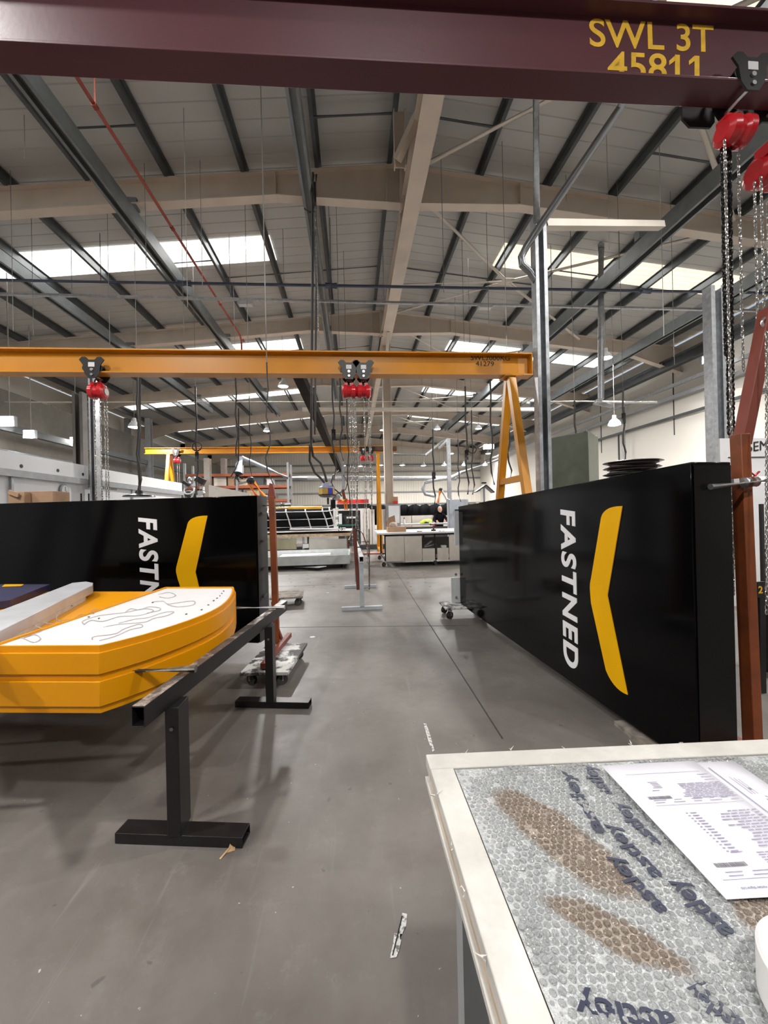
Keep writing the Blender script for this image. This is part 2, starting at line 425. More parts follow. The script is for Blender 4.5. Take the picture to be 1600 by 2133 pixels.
# far wall girts (cladding rails)
for k, z in enumerate((1.2, 2.4, 3.6, 4.9, 5.6, 6.3)):
    o = MB().box(((XL+XW)/2, Y1-.08, z), (XW-XL, .12, .13)).build('trim_%d' % j, galvdk if k % 2 else grey); struct(o); j += 1
# rooflights : one translucent sheet per bay and slope
wn = 1
for k, yc in enumerate([4.8, 10.8, 16.8, 22.8, 28.8, 34.8]):
    for (xa, xb) in ((XL+1.2, XR-3.15), (XR+3.1, XW-1.4)):
        m = skywarm if (xa > 0 and k <= 1) else skylight
        b = MB().prism([(xa, yc-.48, zr(xa)-.03), (xb, yc-.48, zr(xb)-.03), (xb, yc-.48, zr(xb)-.005), (xa, yc-.48, zr(xa)-.005)], (0, .96, 0))
        struct(b.build('window_%d' % wn, m)); wn += 1
# portal frames
def rafter(y):
    b = MB()
    for sgn, xe in ((-1, XL), (1, XW)):
        za = zr(XR)-.22; ze = zr(xe)-.22
        # top flange, web, bottom flange
        p = V((XR, y, za-.0)); q = V((xe, y, ze))
        b.bar(p, q, .22, .02)
        xm = XR+sgn*2.6
        xh = xe-sgn*2.2
        web = [V((XR, y-.006, za)), V((xe, y-.006, ze)), V((xe, y-.006, ze-.95)), V((xh, y-.006, zr(xh)-.22-.48)), V((xm, y-.006, zr(xm)-.22-.48)), V((XR, y-.006, za-.82))]
        b.prism(web, (0, .012, 0))
        b.bar(V((XR, y, za-.82)), V((xm, y, zr(xm)-.70)), .22, .02)
        b.bar(V((xm, y, zr(xm)-.70)), V((xh, y, zr(xh)-.70)), .22, .02)
        b.bar(V((xh, y, zr(xh)-.70)), V((xe, y, ze-.95)), .22, .02)
        b.bar(V((xm, y, zr(xm)-.22)), V((xm, y, zr(xm)-.70)), .2, .015, (1, 0, 0))
        for s2 in (.3,):
            b.bar(V((XR+sgn*s2, y, za)), V((XR+sgn*s2, y, za-.8)), .2, .015, (1, 0, 0))
    b.bar(V((XR, y, za+.02)), V((XR, y, za-.86)), .26, .05, (1, 0, 0))
    return b
for y in FR:
    o = rafter(y).build('trim_%d' % j, cream); struct(o); j += 1
    for x in (XL+.22,):
        z1 = zr(x)-.25
        struct(MB().ibeam((x, y, 0), (x, y, z1), .2, .42, .018, .012, (1, 0, 0)).build('trim_%d' % j, galvdk if x > 0 else cream)); j += 1
# purlins
offs = [.22+1.5*k for k in range(10)]
for sg in (-1, 1):
    for d in offs:
        x = XR+sg*d
        if x < XL+.3 or x > XW-.2: continue
        z = zr(x)-.12
        b = MB(); y0, y1 = Y0+.05, Y1-.05
        b.bar((x, y0, z), (x, y1, z), .012, .19); b.bar((x+.03*sg, y0, z-.095), (x+.03*sg, y1, z-.095), .07, .01); b.bar((x-.03*sg, y0, z+.085), (x-.03*sg, y1, z+.085), .06, .01)
        o = b.build('trim_%d' % j, purl); struct(o); j += 1
# anti-sag rods between purlins
for (y, ks) in ((6.3, (1, 2)), (7.2, (0, 3)), (11.7, (0, 1, 2)), (10.9, (3,)), (17.3, (0, 1, 2)), (17.3, (3, 4))):
    for sg in (-1, 1):
        for k in ks:
            xa = XR+sg*(.22+1.5*k); xb = XR+sg*(.22+1.5*(k+1))
            o = MB().cyl((xa, y, zr(xa)-.16), (xb, y, zr(xb)-.16), .022, 8).build('trim_%d' % j, purl); struct(o); j += 1
# ridge support beam on its line of columns
b = MB().ibeam((1.32, Y0+.1, 7.92), (1.32, 14.3, 7.92), .32, .5, .025, .015)
for y in (2.3, 5.3, 8.1, 8.5, 11.3): b.bar((1.32, y, 7.7), (1.32, y, 8.15), .3, .012, (0, 1, 0))
tag(b.build('ridge_beam', cream), 'heavy cream steel beam running lengthwise under the roof ridge', 'beam')
b = MB().ibeam((1.32, 14.55, 7.92), (1.32, 38.0, 7.92), .24, .36, .02, .012)
tag(b.build('ridge_beam', cream), 'slimmer cream ridge beam continuing beyond the centre column', 'beam')
b = MB().ibeam((1.33, 14.3, 0), (1.33, 14.3, 7.66), .3, .3, .02, .014, (1, 0, 0)); b.box((1.33, 14.3, .015), (.45, .45, .03))
tag(b.build('centre_column', cream), 'cream steel column standing in the middle of the hall under the ridge', 'column')
for y, L in ((8.3, 'nearer'), (14.3, 'farther')):
    b = MB()
    for s in (-1, 1): b.bar((1.32, y+s*1.1, 7.68), (1.32-.0, y+s*.15, 6.85 if y > 10 else 8.0), .1, .1)
    if y > 10: tag(b.build('knee_brace', cream2), 'pair of cream knee braces at the head of the centre column', 'brace')
# vertical hanger stubs beside the ridge beam
b = MB()
b.ibeam((.98, 7.0, 7.75), (.98, 7.0, 8.75), .14, .2, .012, .01, (1, 0, 0))
b.bar((.92, 6.9, 7.8), (1.6, 6.1, 8.75), .12, .12)
tag(b.build('ridge_hanger', cream), 'cream bolted steel hanger dropping from the ridge beside the heavy beam', 'bracket')
# roof bracing on the right slope
def rp(x, y, d=.42): return V((x, y, zr(x)-d))
brl = ['nearest', 'second', 'third', 'fourth', 'fifth', 'farthest']
for k, y in enumerate([2.3, 8.3, 14.3, 20.3, 26.3]):
    h = (4.7, y+3.0)
    t = thing('roof_bracing', rp(*h), 'cream crossed tube bracing under the right roof slope, %s set from the camera' % brl[k], 'roof bracing', 'cream roof bracing')
    for (x, yy) in ((XR+.25, y+.2), (XR+.25, y+5.8), (8.6, y+.2), (8.6, y+5.8)):
        MB().cyl(rp(*h), rp(x, yy), .045, 8).build('brace_tube', cream2, t)
    MB().cyl(rp(4.7, y+3.0), rp(XR+.25, y+3.9), .035, 8).build('brace_tube', cream2, t)
    MB().box(rp(*h), (.34, .34, .015)).build('gusset_plate', cream2, t)
# secondary galvanised rails hung under the rafters
def rail(x, z, w, h, ya, yb, label, m=galvdk):
    b = MB(); b.bar((x, ya, z+h/2), (x, yb, z+h/2), w, .008); b.bar((x-w/2, ya, z), (x-w/2, yb, z), .008, h); b.bar((x+w/2, ya, z), (x+w/2, yb, z), .008, h)
    b.bar((x-w/2+.025, ya, z-h/2), (x-w/2+.025, yb, z-h/2), .05, .008); b.bar((x+w/2-.025, ya, z-h/2), (x+w/2-.025, yb, z-h/2), .05, .008)
    b.bar((x, ya, z-.02), (x, yb, z-.02), w*.9, .006)
    for y in FR:
        if ya < y < yb: b.box((x, y, z+h/2+.12), (w*1.3, .16, .2))
    return tag(b.build('hanging_rail', m), label, 'rail')
rail(-4.32, 7.62, .2, .3, -3, 24, 'thick grey steel rail under the left roof slope beside the red pipe')
rail(-.76, 7.98, .2, .26, -3, 22, 'grey steel rail left of the ridge with dark cables dropping from it')
rail(6.62, 7.35, .24, .34, -3, 27, 'broad grey steel rail crossing the right roof slope behind the galvanised post')
rail(9.7, 6.95, .2, .28, -3, 27, 'grey steel rail nearest the right wall, hung under the rafters')
rail(-7.55, 7.3, .2, .26, -3, 22, 'grey steel rail at far left of the roof')
# eaves trunking along right wall
b = MB(); b.bar((12.2, -3, 6.98), (12.2, 36, 6.98), .3, .3); b.bar((11.95, -3, 7.1), (11.95, 36, 7.1), .06, .05); b.bar((11.9, -3, 6.75), (11.9, 36, 6.75), .04, .04)
tag(b.build('eaves_beam', purl), 'dark steel beam running high along the right wall', 'beam')
tag(MB().bar((12.35, -3, 6.2), (12.35, 36, 6.2), .08, .12).build('cable_trunking', galv), 'pale metal trunking fixed to the right wall just below the dark beam', 'trunking')
# red pipe
b = MB().tube([(-3.66, -3, 7.66), (-3.66, 13.6, 7.66), (-3.66, 13.75, 7.55), (-3.66, 13.75, 6.6)], .03, 8)
for y in (4, 6.1, 8.6, 11.6, 14): b.cyl((-3.66, y-.04, 7.66), (-3.66, y+.04, 7.66), .042, 8)
b.cyl((-3.66, 6.1, 7.66), (-3.66, 6.1, 8.6), .012, 6)
tag(b.build('red_pipe', pipered), 'thin red pipe running lengthwise under the left roof slope', 'pipe')
# cross pipes
def poly(pts, r, name, m, label, cat, n=8, group=None):
    return tag(MB().tube(pts, r, n).build(name, m), label, cat, group)
a = PY(-30, 583, 9.6); c = PY(1640, 611, 9.6); mm_ = [PY(px, 583+(px+30)*28/1670, 9.6) for px in (-30, 385, 690, 1345, 1640)]
b = MB().tube(mm_, .035, 8)
for p in (mm_[1], mm_[2], mm_[3]): b.cyl(p-V((.14, 0, 0)), p+V((.14, 0, 0)), .07, 8)
for px in (210, 690, 1120): p = PY(px, 585+px*.0168, 9.6); b.cyl(p, (p.x, p.y, zr(p.x)-.2), .008, 5)
tag(b.build('air_line', bluepipe), 'dark blue air pipe with black couplings crossing the roof space', 'pipe')
b = MB(); pts = [PY(px, 612+(px+30)*.022, 9.9) for px in (-30, 400, 800, 1200, 1640)]; b.bar(pts[0], pts[2], .07, .05); b.bar(pts[2], pts[4], .07, .05)
for px in (150, 480, 800, 1150): p = PY(px, 614+px*.022, 9.9); b.cyl(p, (p.x, p.y, zr(p.x)-.2), .008, 5)
tag(b.build('lighting_trunking', galv), 'pale metal trunking crossing the hall just below the blue pipe', 'trunking')
for (px, py, L) in ((512, 633, 'left of the dark hanging cables'), (1010, 640, 'right of the ridge')):
    p = PY(px, py, 9.9)
    t = thing('lamp_housing', p, 'small pale rectangular lamp housing on the cross trunking %s' % L, 'lamp')
    MB().box(p, (.36, .2, .06)).build('housing', ltgrey, t); MB().box(p-V((0, 0, .035)), (.3, .15, .01)).build('diffuser', white, t)
# second-row cross conduit near frame 3
a = PY(0, 838, 13.6); c = PY(800, 838, 13.6); d = PY(1300, 836, 13.6)
tag(MB().cyl(a, d, .022, 6).build('conduit', cream2), 'thin cream conduit crossing the hall behind the near yellow gantry beam', 'conduit')
a = PY(630, 853, 14.0); c = PY(1140, 853, 14.0)
tag(MB().bar(a, c, .12, .12).build('tie_beam', cream2), 'cream horizontal tie beam behind the hoists of the near yellow gantry', 'beam')

# ================================================================== LIGHTS
def lampobj(p, power, size=.3, col=(1, .975, .95)):
    l = bpy.data.lights.new('lamp_light', 'AREA'); l.shape = 'DISK'; l.size = size; l.energy = power; l.color = col; l.spread = math.radians(170)
    return l
HB = 0
def highbay(p, power, label, r=.2, stem=None, group='high-bay lamps'):
    t = thing('high_bay_lamp', p, label, 'lamp', group)
    MB().lathe(p, [(r, 0), (r*1.02, .02), (r*.7, .14), (r*.35, .2), (r*.3, .32), (.01, .33)], 20).build('lamp_shade', ltgrey, t)
    MB().lathe(V(p)-V((0, 0, .012)), [(.005, -.02), (r*.6, -.012), (r*.93, .008), (r*.93, .014)], 20).build('lamp_lens', lampm, t)
    zt = stem if stem else zr(p[0])-.15
    MB().cyl(V(p)+V((0, 0, .32)), (p[0], p[1], zt), .008, 5).build('suspension_rod', wire, t)
    l = lampobj(p, power, r*1.7); lo = bpy.data.objects.new('lamp_light', l); COL.objects.link(lo); lo.parent = t; lo.location = (0, 0, -.05)
    return t
KP = 1.0
near = [(-4.4, 1.0), (5.0, 3.3), (.3, -2.6), (-5.5, -3.4), (6.5, -3.6), (9.2, 2.4), (-9.0, 2.2)]  # lamps out of view, added to light the foreground
nl = ['overhead left of the camera', 'overhead right of the camera', 'behind the camera near the ridge', 'behind the camera at left', 'behind the camera at right', 'over the right wall side near the camera', 'over the left side near the camera']
for (x, y), L in zip(near, nl): highbay((x, y, 7.2), (390 if x < 4 or x > 6 else 330)*KP, 'added round high-bay lamp out of view, %s' % L)
def lp(px, py, Y): return PY(px, py, Y)
vis = [(590, 805, 15.2, 520, 'behind the long yellow beam near its middle, beside the bright rooflight'),
       (556, 898, 22.5, 420, 'small and distant above the far yellow gantry'),
       (280, 890, 14.5, 300, 'left of the far yellow gantry above the white partition'),
       (1262, 746, 12.3, 520, 'bright in front of the hanging galvanised duct at right'),
       (1000, 771, 17.2, 300, 'just right of the ridge behind the stencilled yellow beam end'),
       (798, 896, 24.0, 300, 'left edge of the centre column, distant'),
       (911, 894, 23.0, 340, 'right of the centre column under the far roof'),
       (997, 893, 23.0, 340, 'left of the yellow A-frame leg under the far roof'),
       (1280, 885, 12.5, 160, 'hanging low in front of the right wall')]
for (px, py, Y, w, L) in vis: highbay(lp(px, py, Y), w*1.5, 'round high-bay lamp, %s' % L, .2)
far = [(715, 970), (750, 971), (793, 969), (838, 969), (882, 970), (925, 969), (967, 969), (1010, 969), (940, 945), (1017, 945)]
fl = ['leftmost of the far row', 'beside the hoist chains', 'just left of the centre column', 'just right of the centre column', 'third right of the centre column', 'fourth right of the centre column', 'fifth right of the centre column', 'rightmost of the far row', 'above the far row by the white square frame', 'above the far row beside the yellow leg']
for (px, py), L in zip(far, fl): highbay(lp(px, py, 33.0), 170*KP, 'tiny lamp before the end wall, %s' % L, .22, group='lamps along the end wall')
# flood lights at left
for (px, py, Y, L) in ((14, 877, 10.5, 'leftmost of the three above the white partition'), (60, 904, 13, 'middle of the three above the white partition'), (155, 917, 15.5, 'rightmost of the three, beside the dark column'), (1472, 750, 12.4, 'on the wall beside the galvanised column at right')):
    p = PY(px, py, Y)
    t = thing('flood_light', p, 'bright square flood light, %s' % L, 'lamp', 'flood lights')
    MB().box(p+V((0, .05, 0)), (.34, .1, .26)).build('housing', grey, t)
    MB().box(p+V((0, -.005, 0)), (.3, .012, .22)).build('lamp_lens', lampm, t)
    MB().bar(p+V((0, .08, .1)), (p.x, p.y+.08, zr(p.x)-.3), .02, .02, (0, 1, 0)).build('mounting_bar', wire, t)
    l = lampobj(p, 150); l.size = .25; lo = bpy.data.objects.new('lamp_light', l); COL.objects.link(lo); lo.parent = t; lo.location = (0, -.03, 0); lo.rotation_euler = (math.radians(50), 0, 0)
# linear lamp boxes far
for (px, py, Y, w, L) in ((1018, 931, 24, .6, 'beside the yellow leg'), (98, 0, 0, 0, '')):
    if not w: continue
    p = PY(px, py, Y); t = thing('lamp_box', p, 'white glowing rectangular lamp box %s under the far roof' % L, 'lamp')
    MB().box(p, (w, .3, .3)).build('housing', ltgrey, t); MB().box(p-V((0, .155, 0)), (w*.9, .01, .26)).build('diffuser', tubelamp, t)
# daylight falling from the rooflights
for yc in (4.8, 10.8, 16.8, 22.8, 28.8):
    for x in (-6.8, 7.6):
        l = bpy.data.lights.new('daylight', 'AREA'); l.shape = 'RECTANGLE'; l.size = 8.5; l.size_y = .9; l.energy = 170 if x < 0 else 110; l.color = (1, .98, .95)
        lo = bpy.data.objects.new('daylight', l); COL.objects.link(lo); lo.location = (x, yc, zr(x)-.06)
        lo.rotation_euler = (0, (math.atan(SL) if x > 0 else -math.atan(SL)), 0)
w = bpy.data.worlds.new('world'); SC.world = w; w.use_nodes = True
bg = w.node_tree.nodes['Background']; sky = w.node_tree.nodes.new('ShaderNodeTexSky'); sky.sky_type = 'NISHITA' if hasattr(sky, 'sky_type') else sky.sky_type
sky.sun_elevation = .7; w.node_tree.links.new(sky.outputs[0], bg.inputs[0]); bg.inputs[1].default_value = .15

# ================================================================== RIGHT BLACK SIGN
Dn, Df = 2.10, 5.85
An = PY(1440, 962, Dn); Bn = PY(1440, 1610, Dn); Af = PY(957, 1055, Df); Bf = PY(957, 1259, Df)
Bn.x = An.x; Bf.x = Af.x = (Af.x+Bf.x)/2
nrm = (Af-An).cross(Bn-An).normalized()
if nrm.x > 0: nrm = -nrm
TH = .27
def sign_box(An, Bn, Af, Bf, nrm, th, root):
    vs = [An, Bn, Bf, Af]; b = MB(); inn = -nrm
    b.prism(vs, inn*th); return b
sr = thing('totem_sign', V(((An.x+Af.x)/2+.12, (Dn+Df)/2, Bn.z)), 'glossy black totem sign lying on its long edge at right, side-on to the aisle', 'sign', 'black totem signs')
sign_box(An, Bn, Af, Bf, nrm, TH, sr).build('sign_body', black_panel, sr, .006)
# end plate and seam
e0 = An-nrm*.004; 
MB().prism([An-nrm*.01+V((0, -.004, -.02)), Bn-nrm*.01+V((0, -.004, .02)), Bn-nrm*(TH-.01)+V((0, -.004, .02)), An-nrm*(TH-.01)+V((0, -.004, -.02))], (0, -.004, 0)).build('end_plate', black_edge, sr)
def face(px, py): return PP(px, py, An, nrm)+nrm*.002
text_on('FASTNED', 'lettering', face(1168, 1061), face(1175, 1381), face(1198.5, 1060), logo_white, sr, .006, bold=.03, space=1.14, shear=.1)
def curve_pts(pts, n=6):
    out = []
    for i in range(len(pts)):
        if isinstance(pts[i], tuple) and len(pts[i]) == 6:
            x0, y0, cx, cy, x1, y1 = pts[i]
            for k in range(n+1):
                t = k/n; out.append(((1-t)**2*x0+2*t*(1-t)*cx+t*t*x1, (1-t)**2*y0+2*t*(1-t)*cy+t*t*y1))
        else: out.append(pts[i])
    return out
chev = curve_pts([(1298, 1054), (1267, 1240), (1309, 1447), (1309, 1447, 1281, 1437, 1264, 1396), (1233, 1256), (1231, 1231, 1230, 1216, 1233, 1205), (1254, 1078, 1260, 1054, 1298, 1054)], 7)
MB().prism([face(*p) for p in chev], nrm*.006).build('chevron', logo_yellow, sr)
# angle bracket and castor dolly at far end
bx = Af-nrm*.1
q = PZ(935, 1287, 0)
t = sr
MB().box((Af.x-.05, Df+.06, .36), (.14, .02, .38)).build('end_bracket', ltgrey, sr)
MB().box((Af.x+.04, Df+.02, .95+.35), (.2, .06, .5)).build('end_bracket', ltgrey, sr)
b = MB()
for z in (.25, .6, 1.5): b.cyl((Af.x-.05, Df+.045, z), (Af.x-.05, Df+.035, z), .02, 8)
b.build('bolt', bright, sr)
def castor(parent, p, r=.05, w=.03, rot=0):
    p = V(p); d = V((math.cos(rot), math.sin(rot), 0)); s = V((-d.y, d.x, 0))
    wh = MB(); wh.cyl(p-s*w/2+V((0, 0, r)), p+s*w/2+V((0, 0, r)), r, 16)
    f = MB(); f.bar(p-s*(w/2+.006)+V((0, 0, r)), p-s*(w/2+.006)+V((0, 0, 2*r+.015)), .03, .004, d); f.bar(p+s*(w/2+.006)+V((0, 0, r)), p+s*(w/2+.006)+V((0, 0, 2*r+.015)), .03, .004, d)
    f.box(p+V((0, 0, 2*r+.018)), (.06, .06, .008)); f.cyl(p-s*(w/2+.012)+V((0, 0, r)), p+s*(w/2+.012)+V((0, 0, r)), .008, 8)
    c = f.build('castor', bright, parent); wh.build('wheel', rubber, c)
    return c
dx, dy = PZ(945, 1290, .0).x, 5.55
t = thing('dolly', (dx, 5.85, 0), 'small four-wheeled dolly under the far end of the right black sign', 'dolly')
MB().box((Af.x+.02, 5.8, .155), (.62, .44, .025)).build('deck', painty, t, .003)
for (x, y) in ((-.24, -.17), (.27, -.17), (-.24, .17), (.27, .17)): castor(t, (Af.x+.02+x, 5.8+y, 0), .055, .035, .6)
zb = Bn.z
t = thing('dolly', (An.x+.1, 2.5, 0), 'wheeled dolly hidden under the near end of the right black sign', 'dolly')
MB().box((An.x+.16, 2.5, Bn.z-.03), (.5, .4, .03)).build('deck', ply, t)
for (x, y) in ((-.18, -.15), (.18, -.15), (-.18, .15), (.18, .15)): castor(t, (An.x+.16+x, 2.5+y, 0), (Bn.z-.07)/2, .03)

# ================================================================== LEFT BLACK SIGN
Lr, Ll = 4.3, 5.25
Ar = PY(532, 1032, Lr); Br = PY(540, 1340, Lr); Br.x = Ar.x
Al = PY(-60, 1047.5, Ll); Bl = V((Al.x, Al.y, Br.z)); Al.z = Ar.z-.0
n2 = (Al-Ar).cross(Br-Ar).normalized()
if n2.y > 0: n2 = -n2
dl = (Al-Ar).normalized(); Al = Ar+dl*4.6; Bl = V((Al.x, Al.y, Br.z))
sl = thing('totem_sign', V(((Ar.x+Al.x)/2, (Ar.y+Al.y)/2+.15, Br.z)), 'glossy black totem sign lying on its long edge at left behind the yellow tray', 'sign', 'black totem signs')
sign_box(Ar, Br, Al, Bl, n2, .26, sl).build('sign_body', black_panel, sl, .006)
def face2(px, py): return PP(px, py, Ar, n2)+n2*.002
# full height of the wording: seven letters, lower ones hidden by the tray
text_on('FASTNED', 'lettering', face2(288, 1078), face2(295.5, 1322), face2(327.5, 1078), logo_white, sl, .006, bold=.03, space=1.14, shear=.1)
chev2 = curve_pts([(433, 1074), (408, 1191), (440, 1329), (440, 1329, 412, 1322, 400, 1295), (371, 1205), (368, 1193, 367, 1186, 369, 1178), (392, 1090, 398, 1074, 433, 1074)], 7)
MB().prism([face2(*p) for p in chev2], n2*.006).build('chevron', logo_yellow, sl)
b = MB()
ed = (-dl)*.006
MB().prism([Ar-n2*.02+ed, Br-n2*.02+ed, Br-n2*.24+ed, Ar-n2*.24+ed], -dl*.004).build('end_plate', mat('end_plate_grey', (.05, .05, .052), .4), sl)
for k in range(5):
    p = Br.lerp(Ar, .12+.19*k)-n2*.13-dl*.02; b.box(p, (.02, .2, .02))
b.build('end_lug', blacksteel, sl)
# dollies below left sign
def plank_dolly(c, sx, sy, rz, m, label, zt=.15):
    c = V(c); t = thing('dolly', (c.x, c.y, 0), label, 'dolly')
    R = Matrix.Rotation(rz, 3, 'Z')
    MB().box((c.x, c.y, zt-.015), (sx, sy, .03), R).build('deck', m, t, .003)
    for (x, y) in ((-1, -1), (1, -1), (-1, 1), (1, 1)):
        p = R @ V((x*(sx/2-.08), y*(sy/2-.08), 0)); castor(t, (c.x+p.x, c.y+p.y, 0), (zt-.045)/2, .035, rz+.5*x)
    return t
c1 = PZ(577, 1368, .14)
plank_dolly((c1.x, c1.y, 0), .44, .8, -.1, painty, 'paint-spattered plank dolly with red steel foot on it beside the left black sign', .145)
c1b = PZ(602, 1244, .15)
plank_dolly((c1b.x-.06, c1b.y+.2, 0), .55, .6, .1, ply, 'worn wooden dolly on the floor beyond the left upright', .17)
cm = Ar.lerp(Al, .72); plank_dolly((cm.x, cm.y+.12, 0), .5, .4, 0, ply, 'wooden dolly carrying the left end of the left black sign', Br.z)

# ================================================================== LIFTING STANDS (red-oxide uprights)
# left upright
yb = 4.45
t = thing('lifting_stand', PZ(572, 1395, .12), 'slim red-brown steel upright at the end of the left black sign', 'stand')
top = PY(566, 1012, yb); bot = PY(577, 1368, yb)
ux = PY(570, 1150, yb).x
MB().bar((bot.x, yb, .15), (top.x, yb, top.z-.12), .064, .07, (0, 1, 0)).build('upright', rust, t, .003)
MB().prism([(top.x-.045, yb-.02, top.z-.14), (top.x+.045, yb-.02, top.z-.14), (top.x+.015, yb-.02, top.z+.02), (top.x-.02, yb-.02, top.z+.03)], (0, .04, 0)).build('lifting_lug', rustred, t)
a = PY(518, 1054, yb); c = PY(606, 1052, yb)
MB().cyl(a, c, .018, 12).build('cross_rod', bright, t)
MB().cyl(PY(585, 1052, yb), PY(592, 1052, yb), .032, 8).build('nut', bright, t)
MB().bar(PZ(603, 1322, .17), PZ(548, 1388, .18), .05, .05).build('foot', rustred, t)
b = MB().tube([PY(577, 1290, yb), PY(583, 1320, yb), PY(590, 1340, yb)], .018, 8); b.build('foot_brace', rustred, t)
# right upright
yr = 2.2
t = thing('lifting_stand', PY(1560, 1600, yr), 'thick red-brown steel upright with inclined upper arm at the end of the right black sign', 'stand')
ptop = PY(1541, 905, yr); 
xb = PY(1570, 1600, yr)
b = MB().bar((xb.x, xb.y, .02), ptop, .062, .075, (0, 1, 0)); b.build('upright', rust, t, .004)
MB().bar(PY(1545, 925, yr+.02), PY(1600, 645, yr+.02), .062, .075, (0, 1, 0)).build('hanger_arm', rustred, t, .004)
MB().box((xb.x, xb.y, .01), (.3, .9, .02)).build('base_plate', rust, t)
MB().cyl(PY(1480, 1014, 2.08), PY(1640, 996, yr-.07), .017, 14).build('cross_rod', bright, t)
MB().cyl(PY(1550, 1005.5, yr-.05), PY(1560, 1004.5, yr-.05), .034, 6).build('nut', bright, t)
MB().cyl(PY(1566, 1003.5, yr-.02), PY(1575, 1003, yr-.02), .032, 12).build('washer', bright, t)
MB().bar(PY(1516, 1004, yr), PY(1527, 1003, yr), .03, .08, (0, 1, 0)).build('collar', white, t)
MB().torus(PY(1597, 672, yr), .03, .008, (0, 1, 0), 16, 6).build('shackle', bright, t)

# ================================================================== HOISTS AND GANTRIES
def hoist(p, label, s=1., L=2.6, yaw=0., group=None, loop=None, fine=True, drop=0., bs=None, byaw=0., box=0.):
    """p: centre of beam bottom flange; everything hangs from there"""
    p = V(p); t = thing('chain_hoist', p, label, 'hoist', group)
    ca, sa = math.cos(yaw), math.sin(yaw)
    def W(x, y, z): return p+V((x*ca-y*sa, x*sa+y*ca, z))*s
    # trolley side plates : rounded butterfly shape on both sides of the flange
    out = [(-.17, .17), (-.13, .21), (-.08, .21), (-.04, .17), (.04, .17), (.08, .21), (.13, .21), (.17, .17), (.12, .1), (.1, -.02), (.05, -.09), (-.05, -.09), (-.1, -.02), (-.12, .1)]
    for sy in (-1, 1):
        b = MB(); b.prism([W(x, sy*.12-.008, z) for x, z in out], W(0, .016, 0)-W(0, 0, 0))
        pl = b.build('trolley_plate', black, t)
        if sy < 0:
            MB().box(W(0, -.131, .1), (.085*s, .004*s, .065*s)).build('rating_label', white, pl)
            MB().cyl(W(0, -.128, .03), W(0, -.14, .03), .02*s, 10).build('bolt', bright, pl)
    for x in (-.09, .09):
        for sy in (-1, 1): MB().cyl(W(x, sy*.045, .06), W(x, sy*.11, .06), .05*s, 16).build('trolley_wheel', black, t)
    MB().cyl(W(0, -.14, -.04), W(0, .14, -.04), .018*s, 10).build('spindle', bright, t)
    MB().torus(W(0, 0, -.1-drop), .04*s, .012*s, (0, 1, 0), 14, 6).build('top_hook', rustred, t)
    W0 = W
    if bs:
        s = bs; pb_ = W0(box, 0, -.1-drop); yy = yaw+byaw
        def W(x, y, z): return pb_+V((x*math.cos(yy)-y*math.sin(yy), x*math.sin(yy)+y*math.cos(yy), z))*s
    c = -.25-(drop if not bs else -.08)
    b = MB(); b.lathe(W(-.11, 0, c), [(.07*s, -.005), (.105*s, .02*s), (.11*s, .07*s), (.09*s, .09*s), (.085*s, .13*s), (.11*s, .15*s), (.11*s, .2*s), (.075*s, .225*s)], 20, (1, 0, 0))
    b.bar(W(-.05, 0, c+.05), W(-.05, 0, c+.13), .05*s, .1*s, (0, 1, 0)); b.bar(W(.06, 0, c+.05), W(.03, 0, c+.13), .05*s, .1*s, (0, 1, 0))
    b.build('hoist_body', red, t)
    MB().cyl(W(.118, 0, c), W(.124, 0, c), .05*s, 16).build('badge', white, t)
    lk = (.034, .021, .0042) if fine else (.05*s, .03*s, .0065*s)
    if loop is None: loop = [(-.1, .05, .55), (-.08, -.06, 1), (.02, .03, .5), (.05, -.03, 1.), (.09, .05, .75)]
    for (x, y, k) in loop:
        MB().chain(W(x, y, c-.09), W(x, y, c)-V((0, 0, L*k)), *lk, n=(10 if fine else 6), m=(5 if fine else 3)).build('chain', chainm, t)
    return t
# near yellow gantry
YG = 6.0
pa = PY(-120, 733, YG); pb = PY(1102, 740, YG)
zt = (PY(400, 733, YG).z+pb.z)/2; zb = zt-.345
def gantry(Y, x0, x1, zb, h, legs, label, w=.2, leg_r=.11, footz=0.0, spread=.95, xbar=.52):
    t = thing('gantry_crane', ((x0+x1)/2, Y, 0), label, 'gantry crane')
    z = zb+h/2
    MB().bar((x0, Y, zb+h-.01), (x1, Y, zb+h-.01), w, .02).build('top_flange', gantry_yellow, t)
    MB().bar((x0, Y, z), (x1, Y, z), .012, h-.03).build('web', gantry_yellow, t)
    MB().bar((x0, Y, zb+.01), (x1, Y, zb+.01), w, .02).build('bottom_flange', gantry_yellow, t)
    for lx in legs:
        MB().box((lx, Y, zb-.01), (.26, .26, .02)).build('head_plate', gantry_yellow, t)
        for s in (-1, 1):
            MB().bar((lx, Y+s*spread, .12), (lx, Y+s*.05, zb-.02), leg_r, leg_r, (1, 0, 0)).build('leg', gantry_yellow, t, .004)
        k = 1-xbar*0-.0
        zc = zb*(1-.0)-1.62 if zb < 3.75 else zb*.5
        f = 1-(zc-.12)/(zb-.14); ys = .05+(spread-.05)*f
        MB().bar((lx, Y-ys, zc), (lx, Y+ys, zc), leg_r*.8, leg_r*.8).build('cross_bar', gantry_yellow, t)
        MB().bar((lx, Y-spread-.15, .1), (lx, Y+spread+.15, .1), .1, .08).build('base_bar', gantry_yellow, t)
        for s in (-1, 1): castor(t, (lx, Y+s*(spread+.05), 0), .025, .03)
    return t
g1 = gantry(YG, pa.x-2.0, pb.x, zb, .345, [PY(1062, 790, YG).x], 'yellow gantry crane with long beam crossing the hall, stencilled near its right end')
for lx in (-7.0,): pass
MB().box((pb.x+.004, YG, zb+.17), (.012, .2, .345)).build('end_cap', gantry_yellow, g1)
